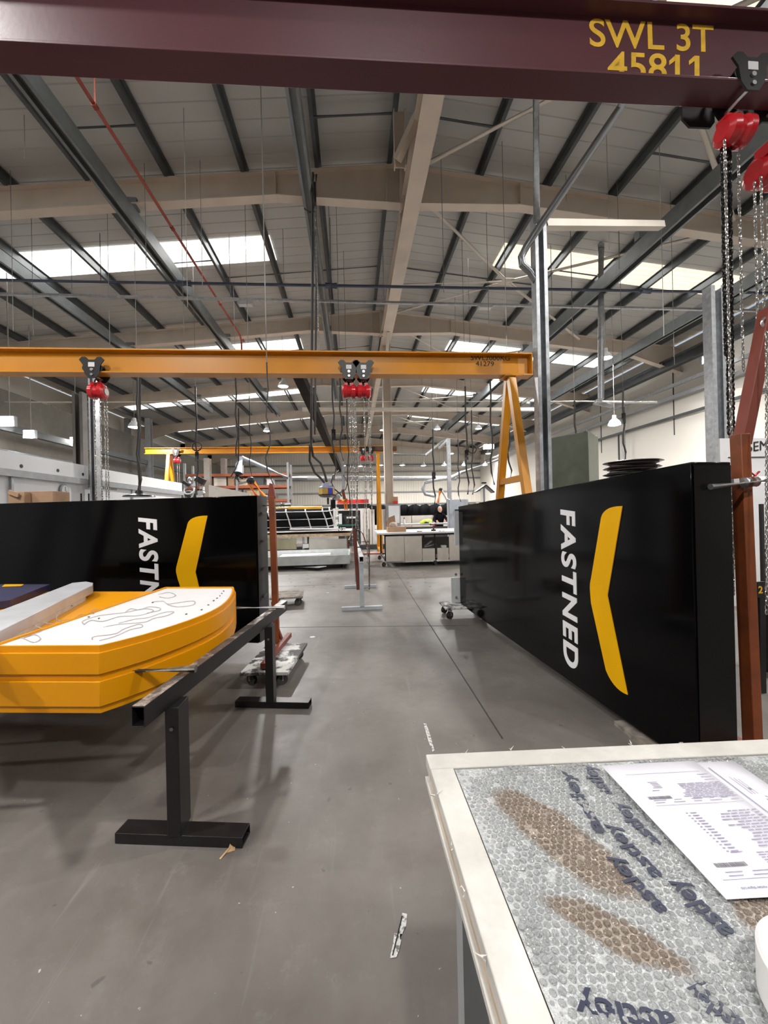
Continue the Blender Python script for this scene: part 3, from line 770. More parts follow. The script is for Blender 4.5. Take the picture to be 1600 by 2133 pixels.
wf = V((0, YG-.008, 0)); ny = V((0, -1, 0))
def fw(px, py): return PP(px, py, wf, ny)
text_on('SWL2000KG', 'stencil_lettering', fw(981, 750), fw(1062, 751), fw(981, 740), stencil_black, g1, .002, bold=.0, space=1.0)
text_on('41279', 'stencil_lettering', fw(991, 762), fw(1029, 763), fw(991, 752), stencil_black, g1, .002)
def hx(px, Y, py=780): return PY(px, py, Y).x
h1 = hoist((hx(203, YG), YG, zb), 'red chain hoist on a black trolley at the left of the near yellow beam', 1., 3.1, .0, 'hoists on the near yellow beam', loop=[(-.02, -.05, .52), (.03, 0, 1.), (.1, .04, .52), (.06, .05, 1)], fine=False)
h2 = hoist((hx(727, YG), YG, zb), 'left one of the paired red chain hoists mid-beam on the near yellow gantry', .95, 2.7, 0, 'hoists on the near yellow beam', loop=[(.0, .0, .9), (.07, .04, .5), (.04, -.05, .6), (.09, 0, .85)], fine=False)
h3 = hoist((hx(757, YG), YG, zb), 'right one of the paired red chain hoists mid-beam on the near yellow gantry', .95, 2.7, 0, 'hoists on the near yellow beam', loop=[(-.0, -.04, .98), (.07, .04, .55), (.09, 0, .7)], fine=False)
# far yellow gantry
YF = 15.8
xa = PY(303, 937, YF).x; xb2 = PY(826, 937, YF).x
zf = PY(565, 944, YF).z
g2 = gantry(YF, xa, xb2, zf, .24, [PY(353, 945, YF).x, PY(787, 945, YF).x], 'distant yellow gantry crane spanning behind the left tables', .18, .12, spread=.85)
for (px, L) in ((369, 'at the left leg of the distant yellow gantry'), (757, 'left one of two on the distant yellow gantry'), (772, 'right one of two on the distant yellow gantry')):
    hoist((hx(px, YF, 943), YF, zf), 'small red chain hoist %s' % L, 1.0, 2.2, 0, 'hoists on the distant gantry', loop=[(.0, 0, 1.), (.06, .03, .7)], fine=False)
b = MB().box(((PY(803, 940, YF).x), YF-.1, zf+.12), (.9, .01, .15)); b.build('stencil_plate', mat('stencil_dark', (.1, .06, .05), .7), g2)

# maroon gantry in front
ZM = 4.213
ea = PZ(-60, 81.8, ZM); eb = PZ(1490, 165, ZM)
d = (eb-ea).normalized(); pn = V((-d.y, d.x, 0))       # pointing away from camera
ea = ea-d*.8; eb = eb+d*2.4
WF = .17
mc0 = ea+pn*WF/2-d*1.9; mc1 = eb+pn*WF/2
gm = thing('gantry_crane', ((mc0.x+mc1.x)/2, (mc0.y+mc1.y)/2, 0), 'maroon gantry crane beam close overhead with yellow stencilled load rating', 'gantry crane')
up = lambda z: V((0, 0, z))
MB().bar(mc0+up(.009), mc1+up(.009), WF, .018).build('bottom_flange', maroon, gm, .003)
MB().bar(mc0+up(.235), mc1+up(.235), .012, .435).build('web', maroon, gm)
MB().bar(mc0+up(.461), mc1+up(.461), WF, .018).build('top_flange', maroon, gm, .003)
for e, s in ((mc0, 1), (mc1, -1)):
    q = e+d*s*(-.8 if s > 0 else .25)
    for k in (-1, 1): MB().bar((q+pn*k*1.1).to_tuple()[:2]+(.12,), q+pn*k*.06-up(.02), .13, .13, d).build('leg', maroon, gm)
    MB().bar((q+pn*-1.25).to_tuple()[:2]+(.1,), (q+pn*1.25).to_tuple()[:2]+(.1,), .12, .1).build('base_bar', maroon, gm)
    for k in (-1, 1): castor(gm, ((q+pn*k*1.15).x, (q+pn*k*1.15).y, 0), .022, .03)
wp = mc0-pn*.0075
def fm(px, py): return PP(px, py, wp, pn)
text_on('SWL', 'stencil_lettering', fm(1229, 97), fm(1384, 104.8), fm(1227, 38), stencil, gm, .002, bold=.012)
text_on('3T', 'stencil_lettering', fm(1410, 106), fm(1487, 110), fm(1409, 49), stencil, gm, .002, bold=.012)
text_on('45811', 'stencil_lettering', fm(1266, 165), fm(1457, 174), fm(1266, 106), stencil, gm, .002, bold=.012)
for q_ in (1405, 1446): MB().prism([fm(q_, 117), fm(q_+1, 127), fm(q_-11, 136), fm(q_-11, 127)], -pn*.002).build('numeral_flag', stencil, gm)
# big hoist at right on the maroon beam
def onbeam(px): 
    p = PP(px, 200, mc0, pn); return V((p.x, p.y, ZM))
ang = math.atan2(d.y, d.x)
mh1 = hoist(onbeam(1537), 'large red chain hoist with black load chain hanging from the maroon beam at right', .78, 2.5, ang, 'hoists on the maroon beam', loop=[(-.13, -.02, .8), (.13, -.03, .6)], drop=.08, bs=.8, byaw=.5, box=-.1)
p = mh1.location
def black_chain(px0, Y, y0, y1, L=.045, W=.03, r=.0065, m=chainb, par=None, lx=0):
    MB().chain(PY(px0, y0, Y), PY(px0+lx, y1, Y), L, W, r).build('load_chain', m, par)
Yh = p.y
for (px, lx) in ((1504, 8), (1511, 8), (1520, 7)): black_chain(px, Yh+.0+(px-1507)*.001, 305, 905 if px > 1510 else 740, par=mh1, lx=lx)
black_chain(1512, Yh+.03, 315, 640, par=mh1, lx=6)
MB().chain(PY(1524, 745, Yh+.12), PY(1528, 1240, Yh+.12), .03, .02, .004).build('hand_chain', chainm, mh1)
mh2 = hoist(onbeam(1628), 'second large red chain hoist on the maroon beam, cut by the photo right edge', .78, 2.5, ang, 'hoists on the maroon beam', loop=[(-.1, -.03, .5), (-.06, -.05, .53), (-.02, 0, .5), (.03, .02, .8), (-.12, .3, .5)], drop=.16, bs=.95, byaw=-1.1, box=-.06)
for pxa, pr in ((1492, mh1), (1580, mh2)):
    q0 = onbeam(pxa)+pn*(WF/2+.03)
    MB().prism([q0+d*x+up(z) for x, z in ((-.13, .12), (.1, .12), (.1, -.06), (.07, -.1), (-.08, -.1), (-.13, -.05))], pn*.012).build('side_guard', black, pr)
MB().chain(PY(1597, 690, 2.1), PY(1597, 1280, 2.1), .034, .019, .0032).build('hand_chain', chainm, mh2)
b = MB()
pc = onbeam(1505); 


# ================================================================== YELLOW TRAYS AND TRESTLE
def offset_poly(pts, dd):
    n = len(pts); out = []
    A = sum(pts[i][0]*pts[(i+1) % n][1]-pts[(i+1) % n][0]*pts[i][1] for i in range(n)); s = 1 if A > 0 else -1
    for i in range(n):
        p0, p1, p2 = V(pts[i-1]), V(pts[i]), V(pts[(i+1) % n])
        e1 = (p1-p0).normalized(); e2 = (p2-p1).normalized()
        n1 = V((-e1.y, e1.x))*s; n2_ = V((-e2.y, e2.x))*s
        m = (n1+n2_); m = m.normalized()/max(.5, m.normalized().dot(n1)); out.append(tuple(p1+m*dd))
    return out
ZT = .95
opx = curve_pts([(-26, 1346), (207, 1345), (250, 1335), (300, 1322, 420, 1287, 455, 1266), (455, 1266, 486, 1248, 488, 1226), (486, 1222), (345, 1222.5)], 6)
O = [tuple(PZ(x, y, ZT).xy) for x, y in opx]
OO = []
for p in O:
    if not OO or (V(p)-V(OO[-1])).length > .004: OO.append(p)
O = OO
tr = thing('letter_tray', (sum(p[0] for p in O)/len(O), sum(p[1] for p in O)/len(O), .6), 'yellow boat-shaped sign tray with white board of wires, resting on rods of the black trestle', 'sign tray')
def ringband(b, O, d0, z0, z1, cap=True):
    P = offset_poly(O, d0); b.prism([(x, y, z0) for x, y in P], (0, 0, z1-z0))
b = MB(); 
ringband(b, O, .0, ZT-.325, ZT-.29); b.build('base_step', sign_yellow, tr)
b = MB(); ringband(b, O, -.012, ZT-.29, ZT-.17); b.build('lower_band', sign_yellow, tr, .002)
b = MB(); ringband(b, O, .0, ZT-.17, ZT-.135); b.build('shadow_gap', sign_yellow, tr)
b = MB(); ringband(b, O, -.012, ZT-.135, ZT-.032); b.build('upper_band', sign_yellow, tr, .002)
b = MB(); P = O; Q = offset_poly(O, .012); n = len(P)
vs = [(x, y, ZT-.032) for x, y in P]+[(x, y, ZT) for x, y in P]+[(x, y, ZT) for x, y in Q]+[(x, y, ZT-.02) for x, y in Q]
fs = []
for i in range(n):
    k = (i+1) % n; fs += [(i, k, k+n, i+n), (i+n, k+n, k+2*n, i+2*n), (i+2*n, k+2*n, k+3*n, i+3*n)]
b.add(vs, fs); b.build('rim', sign_yellow, tr)
b = MB(); b.prism([(x, y, ZT-.03) for x, y in offset_poly(O, .013)], (0, 0, .018)); brd = b.build('board', white, tr)
# loose wires on the board
def wirepts(pl, z=ZT-.008):
    return [PZ(x, y, z) for x, y in pl]
wires = [[(5, 1340), (40, 1328), (70, 1338), (84, 1330), (72, 1322), (50, 1328), (90, 1312), (74, 1304), (82, 1296), (110, 1300), (130, 1296), (118, 1290), (120, 1280)],
 [(175, 1300), (190, 1292), (215, 1294), (250, 1284), (290, 1282), (320, 1272), (300, 1268), (260, 1276), (225, 1280), (200, 1284), (172, 1294), (178, 1302)],
 [(192, 1332), (196, 1326), (240, 1320), (258, 1310), (290, 1300), (296, 1306), (270, 1312), (238, 1326), (200, 1336)],
 [(216, 1306), (250, 1300), (300, 1296), (320, 1288), (348, 1282), (362, 1274), (340, 1276), (310, 1286), (280, 1290), (240, 1300)],
 [(260, 1276), (272, 1268), (290, 1270), (310, 1264), (332, 1266), (330, 1272), (300, 1278)],
 [(316, 1254), (340, 1252), (350, 1258), (380, 1254), (404, 1252), (402, 1260), (370, 1264), (345, 1258)],
 [(330, 1238), (352, 1234), (366, 1240), (350, 1246), (328, 1242)],
 [(120, 1294), (150, 1288), (170, 1280), (196, 1278), (190, 1272), (214, 1268)]]
b = MB()
for wl in wires:
    pts = wirepts(wl); sm = []
    for i in range(len(pts)-1):
        p0 = pts[max(i-1, 0)]; p1 = pts[i]; p2 = pts[i+1]; p3 = pts[min(i+2, len(pts)-1)]
        for k in range(4):
            tt = k/4; sm.append(.5*((2*p1)+(p2-p0)*tt+(2*p0-5*p1+4*p2-p3)*tt*tt+(3*p1-p0-3*p2+p3)*tt**3))
    b.tube(sm, .0022, 5)
w_ = b.build('wiring', mat('thin_white_wire', (.38, .33, .33), .5), brd); w_['kind'] = 'stuff'; w_['label'] = 'thin loose looping wires'
b = MB()
for (x, y) in ((185, 1285), (206, 1288), (388, 1279), (318, 1255), (420, 1270), (434, 1260), (445, 1251), (452, 1246), (458, 1241), (462, 1236), (466, 1231), (150, 1262)):
    p = PZ(x, y, ZT-.008); b.box(p, (.012, .006, .006), Matrix.Rotation(x*.1, 3, 'Z'))
b.build('wire_clip', mat('clip_dark', (.12, .1, .1), .5), brd)
# second tray behind-left with grey bar and navy panel
O2 = [tuple(PZ(x, y, .90).xy) for x, y in ((-160, 1232), (330, 1232), (318, 1242), (-12, 1352), (-160, 1352))]
t2 = thing('sign_panel', (sum(p[0] for p in O2)/5, sum(p[1] for p in O2)/5, .7), 'flat yellow sign panel behind the boat-shaped tray', 'sign panel')
MB().prism([(x, y, .72) for x, y in O2], (0, 0, .18)).build('panel_body', sign_yellow, t2, .003)
zb3 = .93
g0 = PZ(-90, 1342, 1.0); g1_ = PZ(175, 1213, 1.0)
tb = thing('grey_bar_letter', g1_, 'pale grey round-ended bar sign lying across the yellow panel', 'sign')
a0 = PZ(-120, 1318, 1.0); a1 = PZ(150, 1214, 1.0); a2 = PZ(180, 1211, 1.0); a3 = PZ(194, 1214, 1.0); a4 = PZ(193, 1219, 1.0); a5 = PZ(178, 1226, 1.0); a6 = PZ(-120, 1372, 1.0)
MB().prism([(p.x, p.y, .93) for p in (a0, a1, a2, a3, a4, a5, a6)], (0, 0, .07)).build('bar_body', mat('satin_grey', (.47, .48, .5), .35), tb, .004)
MB().prism([(p.x, p.y, .902) for p in (a0, a1, a2, a5, a6)], (0, 0, .03)).build('backing', wood, tb)
nv = [PZ(x, y, .96) for x, y in ((-60, 1262), (-60, 1217), (104, 1217), (20, 1250))]
tn = thing('navy_panel', nv[0], 'dark navy panel with a yellow strip behind the grey bar at far left', 'panel')
MB().prism([(p.x, p.y, .905) for p in nv], (0, 0, .055)).build('panel_face', navy, tn)
q0, q1, q2, q3 = [PZ(x, y, .963) for x, y in ((10, 1217.5), (50, 1217.5), (44, 1221), (4, 1222.5))]
MB().prism([q0, q1, q2, q3], (0, 0, .003)).build('yellow_strip', logo_yellow, tn)
# black trestle
ZB = .75
be0 = PZ(287, 1472, ZB); be1 = PZ(592, 1251, ZB)
te = thing('steel_trestle', ((be0.x+be1.x)/2, (be0.y+be1.y)/2, 0), 'black steel trestle with two T-feet carrying the yellow tray on its rods', 'trestle')
MB().hollow(be0-up(.045), be1-up(.045), .06, .09, .004).build('cross_beam', blacksteel, te, .0015)
MB().bar(be0+(be1-be0)*.002+up(.0008), be1+up(.0008), .056, .0012).build('worn_top_face', worn, te)
def foot(px0, px1, pyb, tpx, pyb2):
    a = PZ(px0, pyb, 0); c = PZ(px1, pyb2, 0); yc = (a.y+c.y)/2+.045; xc = PZ(tpx, pyb, 0).x
    MB().hollow((a.x, a.y+.045, .026), (c.x, c.y+.045, .026), .09, .05, .004).build('foot', blacksteel, te, .002)
    bt = be0+(be1-be0)*((yc-be0.y)/(be1.y-be0.y))
    bt.x = bt.x*.35+xc*.65
    MB().box(((bt.x), yc+.01, (.05+ZB-.09)/2), (.062, .12, ZB-.09-.05)).build('post', blacksteel, te, .003)
    MB().cyl((bt.x-.0, yc-.052, .56), (bt.x, yc-.056, .56), .009, 8).build('bolt', rodsteel, te)
foot(242, 508, 1758, 375, 1768); foot(491, 645, 1474, 568, 1477)
r0 = PZ(262, 1398, .775); r1 = PZ(408, 1393, .775)
tag(MB().cyl(r0-(r1-r0)*.25, r1, .019, 14).build('steel_rod', rodsteel), 'nearer worn steel rod from the yellow tray onto the trestle', 'rod', 'rods on the trestle')
s0 = PZ(470, 1266, .768); s1 = PZ(593, 1265, .768)
tag(MB().cyl(s0, s1, .0165, 14).build('steel_rod', bright), 'farther bright steel rod from the yellow tray tip onto the trestle', 'rod', 'rods on the trestle')
# a matching trestle under the far side of the tray (its foot shades off at left)
cl = thing('steel_trestle', (-3.2, 2.6, 0), 'black steel trestle hidden behind the yellow trays at left', 'trestle')
MB().bar((-3.25, 1.9, .57), (-3.25, 3.4, .57), .06, .09).build('cross_beam', blacksteel, cl)
for y in (2.1, 3.2):
    MB().box((-3.25, y, .285), (.055, .1, .48)).build('post', blacksteel, cl); MB().box((-3.25, y, .025), (.6, .09, .05)).build('foot', blacksteel, cl)
MB().bar((-3.3, 2.2, .61), (-1.2, 2.2, .61), .03, .02).build('support_bar', blacksteel, cl)
MB().bar((-3.3, 3.1, .61), (-1.2, 3.1, .61), .03, .02).build('support_bar', blacksteel, cl)
MB().bar((-3.2, 2.65, .67), (-1.9, 2.65, .67), .5, .1).build('packing_block', wood, cl)

# ================================================================== CRATE WITH BUBBLE WRAP
ZC = .995
c00 = PZ(887, 1571, ZC); c10 = PZ(1600, 1539, ZC); dxc = (c10-c00).normalized(); 
lef = PZ(1056, 2133, ZC); dyc = (lef-c00).normalized()
WX, LY = 1.25, .98
crate = thing('crate', c00+dxc*.6+dyc*.4-up(.12), 'pale timber-framed crate top in the right foreground, packed with bubble wrap', 'crate')
def cp_(u, v, z=0): return c00+dxc*u+dyc*v+up(z)
fwid = .052
b = MB(); b.prism([cp_(0, 0, -.028), cp_(WX, 0, -.028), cp_(WX, fwid, -.028), cp_(fwid, fwid, -.028), cp_(0, fwid, -.028)], up(.028)); b.build('frame_board', wood, crate, .002)
b = MB(); b.prism([cp_(0.001, fwid+.0005, -.028), cp_(fwid, fwid+.0005, -.028), cp_(fwid, LY, -.028), cp_(0.001, LY, -.028)], up(.0275)); b.build('frame_board', wood, crate, .002)
b = MB(); b.prism([cp_(WX-fwid, fwid, -.028), cp_(WX, fwid, -.028), cp_(WX, LY, -.028), cp_(WX-fwid, LY, -.028)], up(.027)); b.build('frame_board', wood, crate, .002)
b = MB(); b.prism([cp_(fwid, LY-fwid, -.028), cp_(WX-fwid, LY-fwid, -.028), cp_(WX-fwid, LY, -.028), cp_(fwid, LY, -.028)], up(.027)); b.build('frame_board', wood, crate, .002)
b = MB(); b.prism([cp_(.004, .006, -.048), cp_(WX-.004, .006, -.048), cp_(WX-.004, LY-.004, -.048), cp_(.004, LY-.004, -.048)], up(.0195)); b.build('side_board', woodedge, crate, .002)
b = MB(); b.prism([cp_(-.003, .003, -.062), cp_(WX, .003, -.062), cp_(WX, LY, -.062), cp_(-.003, LY, -.062)], up(.013)); b.build('base_board', wood, crate, .001)
b = MB()
rnd = random.Random(3)
for (u, v) in ((.33, -.002), (.5, -.004), (.09, -.002), (.2, -.002), (-.003, .13), (-.003, .25), (-.004, .33), (-.002, .42), (.62, -.002)):
    for k in range(3):
        p = cp_(u+rnd.uniform(-.006, .006), v+rnd.uniform(-.004, .004), -.004+rnd.uniform(-.01, .004)); b.tube([p, p+V((rnd.uniform(-.012, .012), rnd.uniform(-.006, .01), rnd.uniform(0, .007)))], [.0016, .0004], 5)
b.build('torn_wrap', mat('torn_film', (.6, .58, .54), .4), crate)
def pair(a, c, wd):
    A = PZ(*a, ZC); B = PZ(*c, ZC); m_ = (A+B)/2; dd = B-A; return (m_.x, m_.y, dd.length/2, wd, math.atan2(dd.y, dd.x))
BROWN = [pair((1055, 1650), (1345, 1885), .05), pair((1140, 1870), (1440, 2015), .028), pair((1540, 1850), (1680, 1960), .05)]
bub = bubble_mat()
# bubble wrap sheet with soft folds
nx, ny_ = 90, 70; b = MB(); vs = []
for i in range(nx+1):
    for k in range(ny_+1):
        u = fwid+.002+(WX-2*fwid-.004)*i/nx; v = fwid+.002+(LY-2*fwid-.004)*k/ny_
        h = .0022*math.sin(u*38+3*math.sin(v*9))+.0016*math.sin(v*47+u*20)+.0012*math.sin(u*90-v*55)
        e = min(i, nx-i, k, ny_-k)/3; h *= min(1, e)
        vs.append(cp_(u, v, -.004+h))
b.add(vs, [(i*(ny_+1)+k, (i+1)*(ny_+1)+k, (i+1)*(ny_+1)+k+1, i*(ny_+1)+k+1) for i in range(nx) for k in range(ny_)])
bw = b.build('bubble_wrap', bub, crate)
rb = random.Random(9); dv = []; df = []; pitch = .0118; vv = fwid+.008; row = 0
while vv < LY-fwid-.008:
    uu = fwid+.008+(pitch/2 if row % 2 else 0)
    while uu < WX-fwid-.008:
        h0 = .0022*math.sin(uu*38+3*math.sin(vv*9))+.0016*math.sin(vv*47+uu*20)+.0012*math.sin(uu*90-vv*55)
        if rb.random() > .04:
            rd = .0052*rb.uniform(.9, 1.06); hh = .0034*rb.uniform(.55, 1.1); tx = rb.uniform(-.0012, .0012); ty = rb.uniform(-.0012, .0012); o_ = len(dv)
            for (rr1, hz) in ((1, -.0006), (.88, .55), (.55, .9)):
                for q in range(8):
                    a_ = q*math.pi/4+row; dv.append(cp_(uu+rd*rr1*math.cos(a_)+tx*hz, vv+rd*rr1*math.sin(a_)+ty*hz, -.004+h0+hh*hz))
            dv.append(cp_(uu+tx, vv+ty, -.004+h0+hh))
            for g_ in (0, 8):
                for q in range(8): df.append((o_+g_+q, o_+g_+(q+1) % 8, o_+g_+8+(q+1) % 8, o_+g_+8+q))
            for q in range(8): df.append((o_+16+q, o_+16+(q+1) % 8, o_+24))
        uu += pitch
    vv += pitch*.866; row += 1
bd = MB(); bd.v = dv; bd.f = df; bo = bd.build('bubbles', bubble_mat(True), bw); bo['kind'] = 'stuff'; bo.data.attributes.remove(bo.data.attributes['sharp_edge']) if 'sharp_edge' in bo.data.attributes else None
inkb = mat('print_blue_black', (.035, .04, .07), .3)
# printed name, broken up by the bubbles
def speckle(m):
    nt = m.node_tree; bs = nt.nodes['Principled BSDF']; tc = nt.nodes['Texture Coordinate']
    vo = nt.nodes.new('ShaderNodeTexVoronoi'); vo.inputs['Scale'].default_value = 118; vo.inputs['Randomness'].default_value = .45
    nt.links.new(tc.outputs['Object'], vo.inputs['Vector'])
    r = nt.nodes.new('ShaderNodeValToRGB'); r.color_ramp.elements[0].position = .58; r.color_ramp.elements[0].color = (.03, .035, .06, 1); r.color_ramp.elements[1].position = .72; r.color_ramp.elements[1].color = (.4, .42, .44, 1)
    nt.links.new(vo.outputs['Distance'], r.inputs['Fac']); nt.links.new(r.outputs['Color'], bs.inputs['Base Color'])
    bs.inputs['Roughness'].default_value = .2
zp = ZC-.0004
hgt = .032
def printed(a, c, h=hgt):
    A = PZ(*a, zp); B = PZ(*c, zp); dd = (B-A).normalized(); perp = V((-dd.y, dd.x, 0))
    o_ = text_on('astley', 'printed_name', A, B, A+perp*h, inkb, bw, .0008, bold=.02)
for a, c, h in (((1272, 1735), (1195, 1606), .034), ((1392, 1822), (1284, 1712), .034), ((1403, 1893), (1290, 1777), .034), ((1390, 1758), (1300, 1668), .034),
                ((1545, 1938), (1425, 1826), .04), ((1288, 1655), (1243, 1594), .04), ((1393, 2092), (1190, 2050), .033), ((1560, 2120), (1450, 2030), .033)):
    printed(a, c, h)
# support under the crate
sup = thing('work_stand', cp_(.6, .45, -.3), 'grey steel work stand under the foreground crate', 'stand')
for (u, v) in ((.07, .1), (WX-.12, .1), (.07, LY-.1), (WX-.12, LY-.1)):
    p = cp_(u, v); MB().box((p.x, p.y, (ZC-.115)/2), (.05, .05, ZC-.115)).build('leg', grey, sup)
p0 = [cp_(.045, .075, -.115), cp_(WX-.09, .075, -.115), cp_(WX-.09, LY-.07, -.115), cp_(.045, LY-.07, -.115)]
MB().prism(p0, up(.052)).build('top_frame', grey, sup)
# papers
def sheet(o, rot, z, name, label):
    t = thing(name, o, label, 'paper', 'printed sheets on the crate')
    R = Matrix.Rotation(rot, 3, 'Z')
    def S(u, v, zz=0): return V((o.x, o.y, z+zz))+R @ V((u, -v, 0))
    nn = 6; vs = []; b = MB()
    for i in range(nn+1):
        for k in range(nn+1):
            u = .21*i/nn; v = .297*k/nn; vs.append(S(u, v, .0012*math.sin(3*u/.21+2*v/.297)))
    b.add(vs, [(i*(nn+1)+k, (i+1)*(nn+1)+k, (i+1)*(nn+1)+k+1, i*(nn+1)+k+1) for i in range(nn) for k in range(nn)])
    o_ = b.build('sheet', paper, t); so = o_.modifiers.new('thick', 'SOLIDIFY'); so.thickness = .0003
    return t, o_, S
P1 = PZ(1253, 1597, ZC+.004); P2 = PZ(1483, 1845, ZC+.004)
rot = math.atan2((P1-P2).y, (P1-P2).x)-math.pi/2
t_s2, o2_, S2 = sheet(P1+V((.088, -.004, 0)), rot-.01, ZC+.0025, 'printed_sheet', 'lower printed white sheet showing at the right of the one on top of it')
t_s1, o1_, S1 = sheet(P1, rot, ZC+.0055, 'printed_sheet', 'top printed white sheet on the bubble wrap, upside down to the viewer')
b = MB(); rr_ = random.Random(5)
def ln(b, S, u0, u1, v, h=.0012, z=.0026): b.prism([S(u0, v, z), S(u1, v, z), S(u1, v+h, z), S(u0, v+h, z)], up(.0002))
bi = MB(); ln(bi, S1, .03, .19, .035, .0007); ln(bi, S1, .03, .2, .122, .0007); ln(bi, S1, .02, .2, .27, .0007)
for v in (.044, .052, .06): ln(bi, S1, .17+rr_.uniform(0, .01), .2, v)
for k in range(10):
    v = .068+k*.0042; u = .115 if k < 4 else .1+rr_.uniform(0, .02); x = u
    while x < .2: l_ = rr_.uniform(.006, .018); ln(bi, S1, x, min(.203, x+l_), v, .0016); x += l_+.002
for k in range(5): ln(bi, S1, .058+rr_.uniform(0, .005), .078, .06+k*.004, .0013)
for k in range(14):
    v = .142+k*.0062; u = .12+rr_.uniform(0, .03); x = u
    while x < .185: l_ = rr_.uniform(.006, .018); ln(bi, S1, x, min(.19, x+l_), v, .002); x += l_+.002
    ln(bi, S1, .195, .203, v, .002); ln(bi, S1, .078, .09, v, .002); ln(bi, S1, .07, .074, v, .002)
for v in (.1085, .1145, .258, .264):
    x = .035
    while x < .19: l_ = rr_.uniform(.008, .03); ln(bi, S1, x, min(.2, x+l_), v, .0013); x += l_+rr_.uniform(.006, .02)
for k in range(6):
    v = .228+k*.0045; x = .115
    while x < .2: l_ = rr_.uniform(.006, .016); ln(bi, S1, x, min(.2, x+l_), v, .0016); x += l_+.002
ln(bi, S1, .075, .095, .225, .0014); ln(bi, S1, .052, .066, .083, .0014)
q_ = bi.build('printed_lines', ink, o1_)
for (u, v, wd) in ((.03, .099, .045), (.03, .243, .05)):
    bi = MB()
    x = u
    while x < u+wd: l_ = rr_.choice((.0008, .0016, .0024)); bi.prism([S1(x, v, .0026), S1(x+l_, v, .0026), S1(x+l_, v+.007, .0026), S1(x, v+.007, .0026)], up(.0002)); x += l_+.0009
    bi.build('barcode', mat('barcode_grey', (.12, .12, .14), .6), o1_)
text_on('Astley Signs Ltd', 'heading', S1(.075, .282, .0028), S1(.035, .282, .0028), S1(.075, .286, .0028), ink, o1_, .0002, bold=.02)
bi = MB(); bi.prism([S2(.12, .02, .002), S2(.195, .02, .002), S2(.195, .0225, .002), S2(.12, .0225, .002)], up(.0002))
for k in range(4): ln(bi, S2, .15, .19, .03+k*.005, .0014, .002)
bi = MB(); q0 = S1(.206, .022, .003); 
bb = MB()
def lnv(b, S, u, v0, v1, w, z): b.prism([S(u, v0, z), S(u+w, v0, z), S(u+w, v1, z), S(u, v1, z)], up(.0002))
lnv(bb, S2, .133, .02, .15, .0025, .0026)
for k in range(3): lnv(bb, S2, .15+k*.006, .05+k*.004, .1, .0012, .0026)
bb.build('printed_lines', ink, o2_)
# tape roll
tc_ = V((.517, .378, ZC))
tp = thing('tape_roll', tc_, 'white roll of packing tape with black print at the right edge of the crate', 'tape roll')
MB().lathe(tc_, [(.072, .001), (.076, .004), (.076, .054), (.073, .058), (.064, .058), (.06, .055), (.059, .004), (.061, .001), (.072, .001)], 64).build('tape', mat('tape_white', (.8, .8, .8), .3), tp)
MB().lathe(tc_, [(.0588, .002), (.0588, .05), (.0545, .05), (.0545, .002), (.0588, .002)], 48).build('core', mat('core_grey', (.3, .3, .3), .5), tp)
ml = mat('tape_print', (.01, .01, .01), .4)
def cylpt(a, z, r=.0765): return tc_+V((math.cos(a)*r, math.sin(a)*r, z))
b = MB()
def arc_bar(a0, z0, a1, z1, w=.004):
    n_ = 8; pts = [cylpt(a0+(a1-a0)*k/n_, z0+(z1-z0)*k/n_) for k in range(n_+1)]
    for k in range(n_): b.bar(pts[k], pts[k+1]+(pts[k+1]-pts[k])*.05, w, .0008, (pts[k]-tc_).normalized()*1.0)
A = math.radians(200)
arc_bar(A-.17, .02, A+.17, .047, .004); arc_bar(A+.02, .01, A-.02, .046, .006); arc_bar(A+.5, .012, A+.75, .047, .005); arc_bar(A+.75, .047, A+.8, .01, .005)
arc_bar(A-.6, .03, A-.35, .034, .004)
b.build('print', ml, tp)

# ================================================================== POSTS, DUCTS, RAILS IN THE MID-GROUND
def cpost(x, y, z0, z1, w, d_, name, label, m=galv):
    b = MB(); b.bar((x-w/2+.004, y, z0), (x-w/2+.004, y, z1), d_, .008, (1, 0, 0)); b.bar((x, y-d_/2, z0), (x, y-d_/2, z1), .006, w*.96, (1, 0, 0))
    b = MB()
    t_ = .006
    b.box((x, y+d_/2, (z0+z1)/2), (w, t_, z1-z0)); b.box((x-w/2, y, (z0+z1)/2), (t_, d_, z1-z0)); b.box((x+w/2, y, (z0+z1)/2), (t_, d_, z1-z0))
    b.box((x-w/2+w*.14, y-d_/2, (z0+z1)/2), (w*.28, t_, z1-z0)); b.box((x+w/2-w*.14, y-d_/2, (z0+z1)/2), (w*.28, t_, z1-z0))
    b.box((x, y, z0+.01), (w*1.6, d_*1.6, .02))
    return tag(b.build(name, m), label, 'post')
YP = 5.45
p_t = PY(1131, 455, YP); xp = PY(1131, 900, YP).x
cpost(xp, YP, 0, p_t.z, .17, .14, 'galvanised_post', 'tall bright galvanised channel post behind the right black sign')
# beam from post head to the roof rail
a = PY(1134, 468, YP); c = PY(1378, 470, 6.3)
tag(MB().hollow(a, c, .12, .1, .006).build('crane_arm', cream2), 'pale horizontal steel arm from the head of the galvanised post to the right', 'beam')
# steel ducts on the post
a = PY(1117, 210, YP-.1); 
poly([PY(1116, 120, YP-.12), PY(1118, 462, YP-.12)], .045, 'vertical_pipe', galv, 'vertical steel pipe rising above the galvanised post', 'pipe', 14)
pts = [PY(1360, 110, 4.3), PY(1290, 228, 4.6), PY(1125, 470, 5.3), PY(1096, 515, 5.42), PY(1086, 535, 5.45), PY(1088, 552, 5.45), PY(1104, 566, 5.45), PY(1117, 585, 5.43)]
tag(MB().tube(pts, .05, 14).build('extraction_pipe', mat('dull_steel_pipe', (.25, .26, .27), .3, .7)), 'fat steel pipe slanting down across the roof and bending to the galvanised post', 'pipe')
